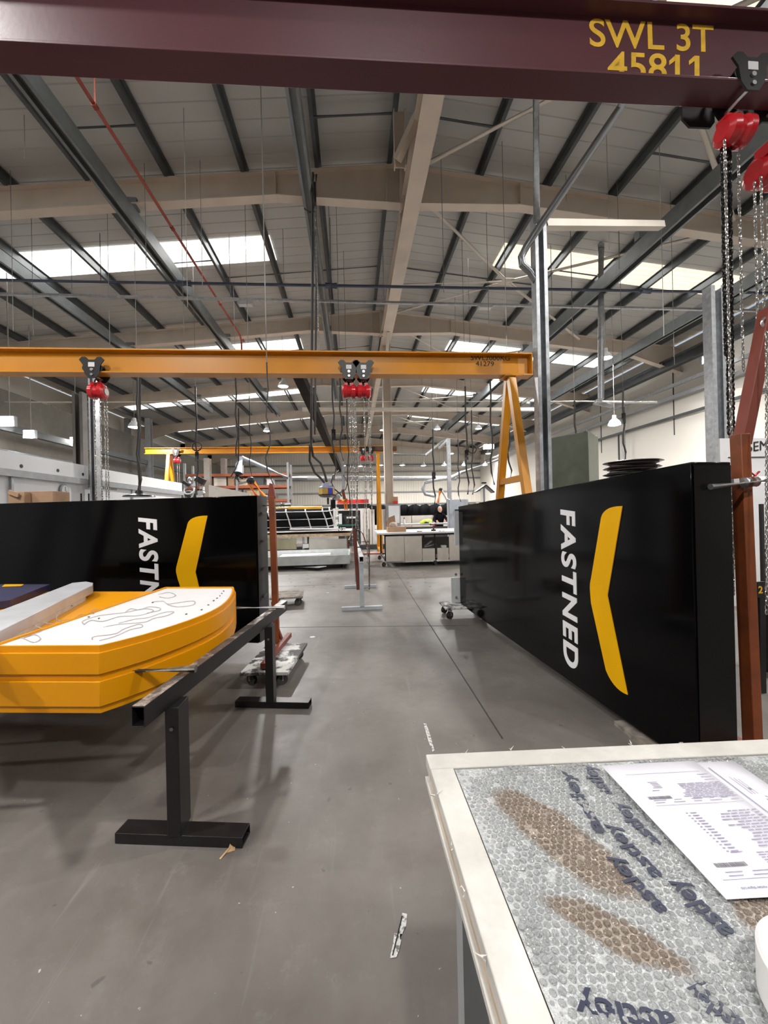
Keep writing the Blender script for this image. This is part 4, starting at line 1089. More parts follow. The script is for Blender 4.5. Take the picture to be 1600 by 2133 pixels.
# right galvanised column near hoist + dark backing
YQ = 7.4
xq = PY(1492, 850, YQ).x
cpost(xq, YQ, 0, PY(1492, 600, YQ).z, .3, .2, 'galvanised_column', 'wide galvanised column at right behind the chains')
tag(MB().box((PY(1518, 800, 7.6).x, 7.6, 2.9), (.12, .1, 2.1)).build('black_track', black), 'black vertical track strip beside the wide galvanised column', 'track')
# hanging galvanised duct
YD = 9.85
pts = [PY(1252, 520, YD), PY(1252, 640, YD), PY(1252, 700, YD), PY(1252, 832, YD), PY(1240, 838, YD), PY(1200, 842, YD)]
b = MB().tube(pts[:4], .075, 16)
for py in (520, 638, 705, 780): p = PY(1252, py, YD); b.cyl(p-V((0, 0, .02)), p+V((0, 0, .02)), .085, 16)
b.tube([PY(1252, 832, YD), PY(1238, 838, YD), PY(1275, 846, YD)], .06, 10)
q = PY(1252, 520, YD); b.cyl(q, (q.x, q.y, zr(q.x)-.05), .08, 16)
tag(b.build('hanging_duct', galv), 'galvanised round duct dropping vertically from the right roof slope', 'duct')
a = PY(1240, 838, 9.6); c = PY(1368, 838, 11.4)
tag(MB().tube([a, PY(1300, 838, 10.4), c], .03, 8).build('lighting_bar', white), 'slim white horizontal lighting bar beside the foot of the round duct', 'bar')
# right wall services
X_ = XW-.06
def wl(px, py): return PXX(px, py, X_)
a = wl(1232, 918); c = wl(1450, 860); a.z = c.z = (a.z+c.z)/2
tag(MB().bar((X_-.05, min(a.y, c.y)-4, a.z), (X_-.05, 26, a.z), .1, .09).build('cable_tray', purl), 'dark cable tray running along the right wall above the cabinet', 'cable tray')
z_ = a.z+.75
tag(MB().bar((X_-.12, 4, z_), (X_-.12, 24, z_), .16, .14).build('wall_rail', grey), 'grey horizontal rail on the right wall above the dark cable tray', 'rail')
p = wl(1292, 950); tag(MB().bar((X_-.06, p.y, a.z), (X_-.06, p.y, .3), .06, .05).build('drop_conduit', purl), 'dark vertical conduit dropping from the cable tray behind the stacked discs', 'conduit')
p = wl(1303, 950); tag(MB().bar((X_-.2, p.y-.2, z_+.6), (X_-.2, p.y-.2, .3), .09, .07).build('drop_pipe', galv), 'pale vertical pipe beside the dark conduit on the right wall', 'pipe')
for (px) in (1248, 1400):
    p = wl(px, 800); tag(MB().box((X_+.045, p.y, 6.0), (.02, .03, 3.2)).build('trim_%d' % j, mat('joint_line', (.05, .05, .05))), None); bpy.data.objects['trim_%d' % j]['kind'] = 'structure'; j += 1
# sign on the right wall: SEM...
ps = PY(1600, 950, 5.6); 
t = thing('wall_sign', PY(1580, 960, 5.6), 'white wall sign with black letters SEM, cut by the red upright and photo edge', 'sign')
s_a = PY(1500, 913, 5.6); s_b = PY(1700, 990, 5.6)
MB().box(((s_a.x+s_b.x)/2, 5.62, (s_a.z+s_b.z)/2), (s_b.x-s_a.x, .03, s_a.z-s_b.z)).build('board', white, t)
text_on('SEM', 'lettering', PY(1557, 942, 5.6), PY(1600, 936, 5.6), PY(1557, 922, 5.6), black, t, .004, bold=.0)
MB().box(PY(1580, 952, 5.6), (1.0, .008, .012)).build('rule_line', black, t)
MB().box(((s_a.x+s_b.x)/2, 5.7, .95), (1.3, .1, 1.9)).build('backing_panel', white, t)
tag(MB().box(PY(1588, 1140, 4.6), (.035, .035, 1.1)).build('black_bar', black), 'thin black vertical bar leaning behind the right red upright', 'bar')
t = thing('number_plate', PY(1583, 1228, 3.0), 'small black plate with a yellow number 2 beside the right red upright', 'sign')
p = PY(1584, 1228, 3.0); MB().box(p, (.075, .02, .13)).build('plate', black, t)
text_on('2', 'numeral', PY(1580, 1236, 2.985), PY(1589, 1236, 2.985), PY(1580, 1221, 2.985), stencil, t, .002, bold=.02)
MB().bar(PY(1584, 1242, 3.02), PY(1588, 1640, 3.02), .05, .04, (0, 1, 0)).build('post', black, t)
t = thing('steel_channel', PY(1620, 1100, 3.4), 'dark steel frame at the right edge behind the red upright', 'frame')
MB().bar((PY(1625, 1300, 3.4).x, 3.4, 0), (PY(1625, 1300, 3.4).x, 3.4, .75), .34, .3, (0, 1, 0)).build('body', black, t)
a = PY(1574, 1002, 2.9); 
tag(MB().tube([PY(1565, 985, 2.6), PY(1572, 990, 2.6), PY(1582, 982, 2.6), PY(1568, 996, 2.6), PY(1578, 998, 2.6)], .007, 6).build('red_strap', red), 'bright red knotted strap beside the rod of the right red upright', 'strap')
# green cabinet
YC = 8.2
a = PY(1147, 925, YC); c = PY(1232, 925, YC-1.2)
t = thing('green_cabinet', ((a.x+c.x)/2+.4, YC-.2, 0), 'tall grey-green steel cabinet rising behind the right black sign', 'cabinet')
zt_ = PY(1190, 912, YC).z
MB().prism([(PY(1147, 925, YC).x, YC, 0), (PY(1226, 925, 7.5).x, 7.5, 0), (PY(1226, 925, 7.5).x+.6, 8.1, 0), (PY(1147, 925, YC).x+.6, YC+.7, 0)], (0, 0, zt_)).build('cabinet_body', green, t, .01)
MB().prism([(PY(1228, 925, 7.5).x-.06, 7.52, zt_), (PY(1228, 925, 7.5).x+.5, 8.1, zt_), (PY(1228, 925, 7.5).x+.4, 8.3, zt_), (PY(1214, 925, 7.6).x, 7.7, zt_)], (0, 0, .03)).build('top_lip', green, t)
# stacked discs on reel stand
Yd = 4.6
cds = PY(1318, 965, Yd)
st = thing('reel_stand', (cds.x, Yd, 0), 'slim black stand carrying the stacked discs behind the right black sign', 'stand')
MB().box((cds.x, Yd, .8), (.2, .2, 1.6)).build('column', purl, st); MB().box((cds.x, Yd, .02), (.7, .7, .04)).build('base', purl, st)
for k, (py, w_, L) in enumerate(((1000, 106, 'lowest'), (988, 110, 'third from top'), (975, 112, 'second from top'), (963, 116, 'top'))):
    p = PY(1313+k*1.5, py, Yd); r_ = w_/2/(F/Yd)
    tag(MB().lathe(p, [(r_*.5, -.016), (r_*.95, -.006), (r_, 0), (r_*.95, .008), (r_*.5, .014)], 40).build('disc', mat('disc_dark', (.03, .02, .022), .3) if k != 1 else purl), 'thin dark round disc, %s of the stack behind the right sign' % L, 'disc', 'stacked discs')
    if k: tag(MB().cyl(p-V((0, 0, .055)), p-V((0, 0, .017)), r_*.86, 32).build('reel_core', mat('core_grey_pink', (.4, .35, .34), .5)), 'pale reel core under the %s disc' % L, 'reel core', 'cores between discs')
# ================================================================== LEFT PARTITION
XP = -6.2
def px_(px, py): return PXX(px, py, XP)
zt1 = px_(0, 937).z; zb1 = px_(0, 975).z; zb2 = px_(0, 990).z
ypost = px_(186, 1000).y; yend = px_(380, 1008).y
t = thing('partition', (XP-.1, 9, 0), 'long white partition at left with a white upper band and grey steel rail', 'partition')
MB().box((XP-.08, (3+yend)/2, zb2/2), (.06, yend-3, zb2)).build('lower_panel', mat('partition_white', (.7, .72, .75), .4, 0, .04, 2), t)
MB().box((XP-.04, (3+ypost)/2, (zt1+zb1)/2), (.05, ypost-3.05, zt1-zb1)).build('upper_band', mat('band_white', (.78, .8, .84), .35, 0, .03, 1), t)
MB().box((XP-.04, (ypost+yend)/2+.1, (zt1+zb1)/2), (.05, yend-ypost-.2, zt1-zb1-.03)).build('upper_band', mat('band_offwhite', (.72, .73, .73), .45, 0, .03, 1), t)
MB().box((XP, (3+yend)/2, (zb1+zb2)/2), (.09, yend-3, zb1-zb2)).build('steel_rail', mat('rail_grey', (.36, .38, .4), .4, .3), t)
b = MB()
for (x, y) in ((46, 971), (122, 980), (174, 988)): p = px_(x, y); b.cyl((XP-.013, p.y, p.z), (XP-.008, p.y, p.z), .035, 12)
b.build('bolt_hole', black, t)
for x in (27, 277): p = px_(x, 1005); MB().box((XP-.03, p.y, zb2-.35), (.05, .05, .8)).build('panel_stile', galv, t)
p0 = px_(186, 1000); ztp = PY(186, 775, p0.y).z
cpost(XP+.15, ypost, 0, ztp, .14, .2, 'galvanised_post', 'galvanised channel post standing at the white partition on the left')
p0 = PY(167, 900, 11.5); cpost(p0.x, 11.5, 0, PY(167, 818, 11.5).z, .26, .2, 'mezzanine_column', 'dark grey column behind the galvanised post at left', mat('column_dark', (.12, .11, .1), .5))
p0 = PY(101, 920, 17.0); tag(MB().ibeam((p0.x, 17, 0), (p0.x, 17, 6.2), .3, .5, .02, .014, (1, 0, 0)).build('wall_column', mat('column_brown', (.2, .17, .14), .6)), 'brownish column in the dark beyond the partition at left', 'column')
for (px, Y, L) in ((312, 21, 'right of the partition post'), (268, 24, 'behind the hanging wires at left'), (433, 19, 'between the two legs and the grey extraction arm'), (467, 22, 'left of the grey extraction arm')):
    p0 = PY(px, 1000, Y); tag(MB().ibeam((p0.x, Y, 0), (p0.x, Y, PY(px, 955 if px > 400 else 872, Y).z), .26, .26, .015, .012).build('hall_column', grey if px < 400 else mat('column_taupe', (.3, .26, .23), .6)), 'slender steel column %s' % L, 'column')
for (ya, z) in ((12, 3.6), (12, 4.4)):
    tag(MB().box((XP-4.2, 22, z), (.15, 22, .22)).build('wall_beam', purl), '%s grey horizontal beam in the dark area beyond the partition' % ('lower' if z < 4 else 'upper'), 'beam')
tag(MB().box((-11.2, 20, 2.9), (.2, 30, 5.8)).build('inner_wall', mat('inner_dimmed', (.13, .12, .1), .7)), 'beige inner wall, coloured dark to look dim, beyond the partition at far left', 'wall panel')  # dark colour stands in for the dimness beyond the partition
# clock, wall text, boxes
t = thing('wall_clock', px_(136, 1021), 'round grey wall clock on the white partition', 'clock')
p = px_(136, 1021); MB().lathe((XP-.05, p.y, p.z), [(.09, 0), (.13, .01), (.13, .04), (.1, .045)], 28, (1, 0, 0)).build('clock_case', grey, t)
MB().cyl((XP-.01, p.y, p.z), (XP+.0, p.y, p.z), .1, 28).build('clock_face', ltgrey, t)
b = MB(); b.bar((XP+.004, p.y, p.z-.01), (XP+.004, p.y, p.z+.075), .008, .01, (1, 0, 0)); b.bar((XP+.004, p.y-.01, p.z), (XP+.004, p.y+.05, p.z-.03), .008, .01, (1, 0, 0)); b.build('clock_hands', grey, t)
b = MB(); rr_ = random.Random(8)
y_ = px_(190, 1013).y; z__ = px_(190, 1013).z
while y_ < px_(248, 1016).y: b.box((XP-.045, y_, z__), (.01, .05, .07)); y_ += .075+rr_.uniform(0, .03)
tag(b.build('wall_notice', grey), 'strip of small illegible grey lettering on the white partition', 'notice')
bs = thing('storage_rack', (-5.3, 6.2, 0), 'low storage rack hidden behind the left black sign', 'rack')
MB().box((-5.2, 6.3, 1.5), (1.6, .6, .04)).build('shelf', galv, bs)
for (x, y) in ((-5.95, 6.05), (-4.45, 6.05), (-5.95, 6.55), (-4.45, 6.55)): MB().box((x, y, .74), (.05, .05, 1.48)).build('post', galv, bs)
Yb = 6.1
a = PY(22, 1050, Yb); c = PY(112, 1023, Yb)
t = thing('cardboard_box', ((a.x+c.x)/2, Yb+.15, 1.52), 'long brown cardboard box on top of the rack at far left', 'box')
MB().box(((a.x+c.x)/2, Yb+.15, (1.52+c.z)/2), (c.x-a.x, .35, c.z-1.52)).build('carton', card, t, .004)
MB().box(((a.x+c.x)/2+.05, Yb+.15, c.z+.003), (c.x-a.x-.15, .06, .004)).build('clear_tape', mat('tape_clear', (.6, .5, .42), .2), t)
a2 = PY(12, 1050, Yb-.2); c2 = PY(45, 1024, Yb-.2)
t = thing('cardboard_box', ((a2.x+c2.x)/2, Yb-.1, 1.52), 'small open cardboard box at the left end of the long one', 'box')
MB().box(((a2.x+c2.x)/2, Yb-.1, (1.52+c2.z)/2), (c2.x-a2.x, .12, c2.z-1.52)).build('carton', card, t, .003)
MB().bar((a2.x+.02, Yb-.17, c2.z), (c2.x-.04, Yb-.2, c2.z-.05), .02, .06).build('flap', card, t)
# desk lamp-like black hood
p = PY(290, 1032, 8.5); t = thing('black_hood', p, 'flat black extraction hood just above the left sign top', 'hood')
MB().lathe(p, [(.3, -.03), (.28, 0), (.08, .05), (.06, .1)], 24).build('hood', black, t)
t_ = MB().tube([p+V((0, 0, .1)), PY(292, 1000, 8.5), PY(288, 950, 8.5), PY(290, 900, 8.5), PY(290, 780, 8.5)], .035, 8).build('flexible_hose', cable, t)
for px in (169, 185, 200, 213): 
    a = PY(px, 1042, 6.4); c = PY(px, 1028, 6.4); tag(MB().cyl((a.x, a.y, 1.5), c, .012, 6).build('steel_peg', blacksteel), 'short dark upright peg above the left sign below the clock', 'peg', 'upright pegs')
MB_ = MB().box((PY(190, 1040, 6.4).x, 6.4, .75), (.5, .2, 1.5)); tag(MB_.build('peg_stand', grey), 'grey stand hidden behind the left sign, holding the dark pegs', 'stand')

# ================================================================== FAR WORKSHOP : LEFT TABLE, BUNDLE, TRAY TROLLEY
def blk(name, m, par, px0, px1, py0, py1, Y, dep, bev=0):
    a = PY(px0, py1, Y); c = PY(px1, py0, Y)
    return MB().box(((a.x+c.x)/2, Y+dep/2, (a.z+c.z)/2), (c.x-a.x, dep, c.z-a.z)).build(name, m, par, bev)
YT = 13.6
t = thing('packing_table', (PY(640, 1110, YT).x, YT+.8, 0), 'long packing table with thick edge of mixed boards, beyond the left sign', 'table')
blk('table_top', white, t, 540, 735, 1105, 1110, YT, 2.0)
blk('board_stack', woodedge, t, 542, 733, 1110, 1121, YT+.05, 1.8)
blk('panel', mat('olive_panel', (.33, .31, .2), .6, 0, .15, 3), t, 545, 617, 1122, 1146, YT+.1, .05)
blk('panel', mat('pale_panel', (.5, .48, .44), .6, 0, .1, 3), t, 644, 722, 1122, 1146, YT+.1, .05)
blk('inner_shelf', purl, t, 545, 722, 1143, 1147, YT+.15, 1.4)
for px in (546, 630, 720):
    for dd in (.2, 1.7): p = PY(px, 1110, YT); MB().box((p.x, YT+dd, .4), (.07, .07, .8)).build('leg', grey, t)
p = PY(632, 1137, YT); t = thing('plastic_bin', p, 'small white plastic bin on the shelf under the packing table', 'bin')
blk('bin_body', white, t, 631, 643, 1133, 1142, YT+.1, .2)
# bundle
t = thing('wrapped_bundle', (PY(620, 1080, 14.4).x, 14.6, 1.0), 'long black bundle held in a pale grid of straps on the packing table', 'bundle')
A_ = PY(540, 1105, 14.3); Bx = PY(705, 1060, 14.3)
zb_ = PY(620, 1104, 14.3).z; zt_ = PY(620, 1059, 14.3).z; x0_, x1_ = PY(540, 1080, 14.3).x, PY(692, 1080, 14.3).x
b = MB(); prof = [(14.3, zb_), (14.34, zb_+.3), (14.45, zt_-.12), (14.6, zt_), (15.2, zt_), (15.3, zb_)]
b.prism([(x0_, y, z) for y, z in prof], (x1_-x0_, 0, 0)); b.build('black_core', cloth, t, .02)
b = MB()
for f in (.13, .48, .84):
    pts = []
    for x in (x0_, x1_-.2): pts.append((x, 14.27+.16*f, zb_+(zt_-zb_)*f))
    pts += [(x1_, 14.3+.16*f, zb_+(zt_-zb_)*f+.03), (x1_+.14, 14.5, zb_+(zt_-zb_)*(f+.12)), (x1_+.2, 14.8, zb_+(zt_-zb_)*(f+.14))]
    b.tube(pts, .022, 6)
for px in (556, 594, 635, 671, 686, 697):
    x = PY(px, 1062, 14.3).x; dxx = .0 if px > 690 else .22
    b.tube([(x-.02, 14.62, zt_+.02), (x, 14.43, zt_-.1), (x+dxx*.5, 14.31, zb_+.4), (x+dxx, 14.27, zb_)], .022, 6)
b.build('strap_grid', mat('strap_white', (.6, .6, .6), .5), t)
a = PY(541, 1057, 14.35); c = PY(671, 1057, 14.35)
tag(MB().tube([a, PY(600, 1057.5, 14.35), c], .055, 10).build('yellow_tube', mat('tube_yellow', (.75, .4, .04), .45)), 'yellow padded tube lying on top of the black strapped bundle', 'tube')
t = thing('yellow_case', PY(548, 1097, 13.7), 'small yellow and black tool case on the packing table by the left sign', 'case')
blk('case_body', logo_yellow, t, 543, 553, 1091, 1100, 13.65, .2); blk('case_handle', black, t, 545, 551, 1089, 1091, 13.7, .05)
a = PY(608, 1104, 13.75); tag(MB().bar(PY(605, 1102, 13.8), PY(706, 1101.5, 13.8), .3, .05).build('white_board', white), 'narrow white board lying on the packing table before the bundle', 'board')
t = thing('hand_tool', PY(712, 1100, 13.8), 'grey hand tool at the right end of the packing table', 'tool')
blk('tool_body', ltgrey, t, 708, 720, 1099, 1104, 13.8, .2); MB().torus(PY(709, 1102, 13.75), .07, .012, (0, 1, 0)).build('tool_loop', black, t)
# white tray trolley
ya_, yb_ = 11.3, 13.2
za_ = PY(640, 1158, ya_).z; zc_ = PY(640, 1177, ya_).z
xl_, xr_ = PY(520, 1160, ya_).x, PY(727, 1160, ya_).x
t = thing('tray_trolley', ((xl_+xr_)/2, (ya_+yb_)/2, 0), 'long pale grey open tray on castors in front of the packing table', 'trolley')
b = MB(); b.box(((xl_+xr_)/2, (ya_+yb_)/2, zc_+.02), (xr_-xl_, yb_-ya_, .04)); b.build('tray_floor', ltgrey, t)
for (cx, cy, sx, sy) in (((xl_+xr_)/2, ya_, xr_-xl_, .05), ((xl_+xr_)/2, yb_, xr_-xl_, .05), (xl_, (ya_+yb_)/2, .05, yb_-ya_), (xr_, (ya_+yb_)/2, .05, yb_-ya_)):
    MB().box((cx, cy, (za_+zc_)/2), (sx, sy, za_-zc_)).build('tray_side', mat('tray_pale', (.62, .65, .64), .45), t)
for x in (xl_+.15, xr_-.18):
    for y in (ya_+.15, yb_-.15): castor(t, (x, y, 0), zc_/2-.012, .05, .8)
b = MB().prism([PZ(582, 1163, zc_+.1), PZ(600, 1149, zc_+.1), PZ(688, 1147, zc_+.1), PZ(689, 1157, zc_+.1)], (0, 0, .05)); tag(b.build('white_sheet', white), 'white sheet lying in the pale grey tray trolley', 'sheet')
MBx = MB().bar(PZ(620, 1180, .04), PZ(672, 1181, .1), .3, .02); tag(MBx.build('scrap_sheet', ltgrey), 'bent pale scrap sheet on the floor under the tray trolley', 'scrap')
# red/black machine and panels behind
t = thing('red_machine', PY(735, 1060, 19), 'machine with a red top band and black body behind the bundle', 'machine')
blk('red_panel', redpl, t, 703, 768, 1040, 1049, 19, .5); blk('black_band', black, t, 702, 770, 1049, 1060, 19, .5)
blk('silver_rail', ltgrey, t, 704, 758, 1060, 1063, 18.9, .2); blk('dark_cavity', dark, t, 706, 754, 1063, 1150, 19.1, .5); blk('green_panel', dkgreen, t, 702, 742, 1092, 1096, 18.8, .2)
blk('grey_part', ltgrey, t, 722, 742, 1076, 1080, 18.8, .2); blk('grey_part', ltgrey, t, 706, 712, 1070, 1092, 18.8, .2)
for k, px in enumerate((753, 759, 765, 771, 777, 796, 802)):
    Y = 17.5; a = PY(px, 1061, Y); tag(MB().box((a.x, Y, a.z/2+.1), (.1, .5, a.z-.2)).build('upright_board', offwhite if k % 2 else white), 'white board stored upright by the distant yellow leg', 'board', 'boards stored upright')
tag(MB().box((PY(778, 1110, 17.5).x, 17.45, .1), (1.3, .8, .2)).build('board_rack_base', purl), 'low dark base under the upright white boards', 'base')
# black curtain run
b = MB(); n_ = 60; x0_, x1_ = PY(770, 1060, 22).x, PY(1000, 1060, 22).x; vs = []
for i in range(n_+1):
    x = x0_+(x1_-x0_)*i/n_; y = 22+.08*math.sin(i*1.3)+.05*math.sin(i*2.9); h = 1.98+.05*math.sin(i*1.1)+.03*math.sin(i*2.3)
    vs += [(x, y, .9), (x, y, h)]
b.add(vs, [(2*i, 2*i+2, 2*i+3, 2*i+1) for i in range(n_)]); o_ = b.build('black_curtain', cloth); so = o_.modifiers.new('t', 'SOLIDIFY'); so.thickness = .01
tag(o_, 'ruffled black curtain screen behind the standing worker', 'curtain')
t = thing('white_screen', (PY(870, 1095, 21).x, 21.6, 0), 'low white screen panels standing before the black curtain', 'screen')
for (a_, b_) in ((830, 858), (858.5, 902), (902.5, 945)): blk('screen_panel', offwhite, t, a_, b_, 1073+(0 if a_ > 850 else 1), 1145, 21.4, .06)
# ================================================================== WORK BENCHES RIGHT OF AISLE
YB = 11.3
def B_(px, py, Y=YB): return PY(px, py, Y)
t = thing('work_bench', (B_(890, 1110).x, YB+1, 0), 'wheeled white-topped work bench with cream cupboard doors across the aisle', 'work bench')
zt_ = B_(850, 1109).z; x0_ = B_(788, 1110).x; x1_ = B_(1010, 1110).x
MB().box(((x0_+x1_)/2, YB+1.05, zt_-.025), (x1_-x0_, 2.1, .05)).build('bench_top', white, t, .004)
b = MB()
for x in (x0_+.2, B_(906, 1110).x, x1_-.1):
    for y in (YB+.05, YB+1.9): b.bar((x, y, .17), (x, y, zt_-.05), .045, .045, (0, 1, 0))
for z in (.19, zt_-.075): b.bar((x0_+.2, YB+.05, z), (x1_-.1, YB+.05, z), .045, .045); b.bar((x0_+.2, YB+1.9, z), (x1_-.1, YB+1.9, z), .045, .045); b.bar((x0_+.2, YB+.05, z), (x0_+.2, YB+1.9, z), .045, .045)
b.build('bench_frame', blacksteel, t)
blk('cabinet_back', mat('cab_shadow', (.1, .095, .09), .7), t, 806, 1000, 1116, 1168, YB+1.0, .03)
MB().box(((x0_+x1_)/2+.1, YB+.5, .215), (x1_-x0_-.45, .9, .03)).build('bottom_shelf', offwhite, t)
for (a_, b_, c_, e_) in ((804, 842, 1117, 1170), (843, 879, 1116.5, 1170), (880, 906.5, 1142, 1168), (911, 935, 1141, 1167), (936, 957, 1115.5, 1167), (958, 990, 1115, 1167)):
    blk('cupboard_door', offwhite, t, a_+.5, b_-.5, c_, e_, YB+.0, .02, .002)
for x in (x0_+.15, B_(907, 1110).x, x1_-.15):
    for y in (YB+.1, YB+1.9): castor(t, (x, y, 0), .065, .04, .7)
t = thing('folded_foil', B_(893, 1136, YB+.3), 'crumpled silver sheet on the open shelf of the work bench', 'sheet')
b = MB(); b.bar(B_(883, 1138, YB+.3), B_(899, 1127, YB+.3), .2, .02); b.bar(B_(883, 1139, YB+.3), B_(907, 1133, YB+.3), .2, .03); b.build('foil', mat('foil', (.5, .5, .52), .25, .8), t)
tag(blk('small_box', white, None, 920, 930, 1136, 1141, YB+.1, .15), 'tiny white box on the shelf of the work bench', 'box')
# items on the bench
t = thing('cardboard_box', B_(828, 1105, YB+.3), 'open brown cardboard box with raised flap at the left end of the work bench', 'box')
zbx = zt_+.0
a = B_(808, 1110, YB+.35); c = B_(846, 1099, YB+.35)
MB().box(((a.x+c.x)/2, YB+.6, zt_+.075), (c.x-a.x, .45, .15)).build('carton', card, t, .004)
MB().prism([(a.x, YB+.83, zt_+.15), (a.x+.3, YB+.83, zt_+.15), (a.x+.27, YB+.86, zt_+.5), (a.x+.05, YB+.88, zt_+.42)], (0, .012, 0)).build('flap', card, t)
MB().prism([(c.x, YB+.45, zt_+.15), (c.x, YB+.8, zt_+.15), (c.x+.2, YB+.8, zt_+.18), (c.x+.2, YB+.45, zt_+.16)], (0, 0, .01)).build('flap', card, t)
MB().ball(((a.x+c.x)/2-.08, YB+.6, zt_+.2), (.13, .12, .1), 10, 6).build('packing_paper', mat('packing', (.5, .42, .36), .6, 0, .4, 20), t)
t = thing('cordless_drill', B_(905, 1100, YB+.5), 'dark red cordless drill standing on the work bench', 'drill')
p = V((B_(903, 1105, YB+.5).x, YB+.5, zt_))
MB().box(p+V((0, 0, .025)), (.13, .09, .05)).build('battery', black, t, .004); MB().bar(p+V((0, 0, .04)), p+V((.02, 0, .17)), .04, .055, (0, 1, 0)).build('grip', mat('drill_red', (.16, .02, .03), .5), t)
MB().cyl(p+V((.09, 0, .2)), p+V((-.09, 0, .2)), .04, 12).build('motor_body', mat('drill_red', (.16, .02, .03), .5), t); MB().cyl(p+V((-.09, 0, .2)), p+V((-.16, 0, .2)), .022, 10, .012).build('chuck', black, t)
t = thing('pliers', B_(873, 1108, YB+.2), 'red-handled pliers lying on the work bench', 'pliers')
p = V((B_(873, 1108, YB+.2).x, YB+.2, zt_+.012)); b = MB(); b.bar(p, p+V((.09, .03, 0)), .02, .02); b.bar(p, p+V((.08, -.05, 0)), .02, .02); b.build('handles', red, t); MB().bar(p, p+V((-.06, .01, 0)), .03, .02).build('jaws', black, t)
for k, px in enumerate((915, 922, 939)):
    tag(blk('small_tool', black, None, px, px+(8 if k == 2 else 4), 1105.5, 1107.5, YB+.2, .05), 'small dark tool on the work bench right of the drill, %s' % ['nearest the drill', 'in the middle', 'rightmost'][k], 'tool', 'small tools on the bench')
# second bench behind
Y2 = 14.5
t = thing('assembly_table', (PY(900, 1092, Y2).x, Y2+.5, 0), 'second white assembly table behind the work bench where the worker stands', 'table')
z2 = PY(880, 1091, Y2).z; xa_, xb_ = PY(826, 1090, Y2).x, PY(1010, 1090, Y2).x
MB().box(((xa_+xb_)/2, Y2+.5, z2-.02), (xb_-xa_, 1.0, .04)).build('table_top', ltgrey, t); blk('front_panel', mat('panel_brown_grey', (.16, .15, .14), .6), t, 830, 1010, 1094, 1160, Y2+.06, .03)
for x in (xa_+.1, xb_-.1):
    for y in (Y2+.1, Y2+.9): MB().box((x, y, (z2-.04)/2), (.06, .06, z2-.04)).build('leg', grey, t)
def on2(px, y=Y2+.4): return V((PY(px, 1089, y).x, y, z2))
t = thing('hi_vis_vest', on2(888), 'crumpled bright yellow hi-vis vest on the table beside the worker', 'vest')
p = on2(888); b = MB(); b.ball(p+V((0, 0, .07)), (.2, .12, .085), 14, 8); b.ball(p+V((-.14, 0, .04)), (.12, .1, .05), 12, 8); b.ball(p+V((.1, .02, .1)), (.13, .1, .07), 12, 8); b.build('fabric', hivis, t)
b = MB(); b.bar(p+V((-.1, -.1, .12)), p+V((.05, -.12, .06)), .02, .03); b.bar(p+V((.05, -.11, .15)), p+V((.16, -.1, .08)), .02, .03); b.build('reflective_stripe', white, t)
MB().ball(p+V((0, -.1, .03)), (.09, .05, .04), 10, 6).build('dark_lining', black, t)
t = thing('spray_bottle', on2(842), 'white bottle with black cap on the assembly table', 'bottle'); p = on2(842); MB().lathe(p, [(.04, 0), (.042, .02), (.042, .13), (.015, .17), (.015, .19)], 14).build('bottle', white, t); MB().lathe(p+V((0, 0, .19)), [(.018, 0), (.018, .05)], 10).build('cap', black, t)
t = thing('spray_bottle', on2(949), 'dark bottle on the assembly table at the edge of the right sign', 'bottle'); p = on2(949); MB().lathe(p, [(.04, 0), (.042, .02), (.042, .12), (.015, .18), (.015, .24)], 14).build('bottle', mat('bottle_grey', (.3, .3, .3), .3), t)
t = thing('cable_tangle', on2(938), 'tangle of cables and pale parts on the assembly table', 'cables'); p = on2(938); b = MB()
for k in range(4): b.torus(p+V((-.05+.05*k, 0, .06+.02*k)), .07+.01*k, .008, (.4*k, 1, .3), 16, 5)
b.build('coils', cable, t); MB().box(p+V((.03, -.1, .03)), (.1, .08, .06)).build('white_part', white, t)
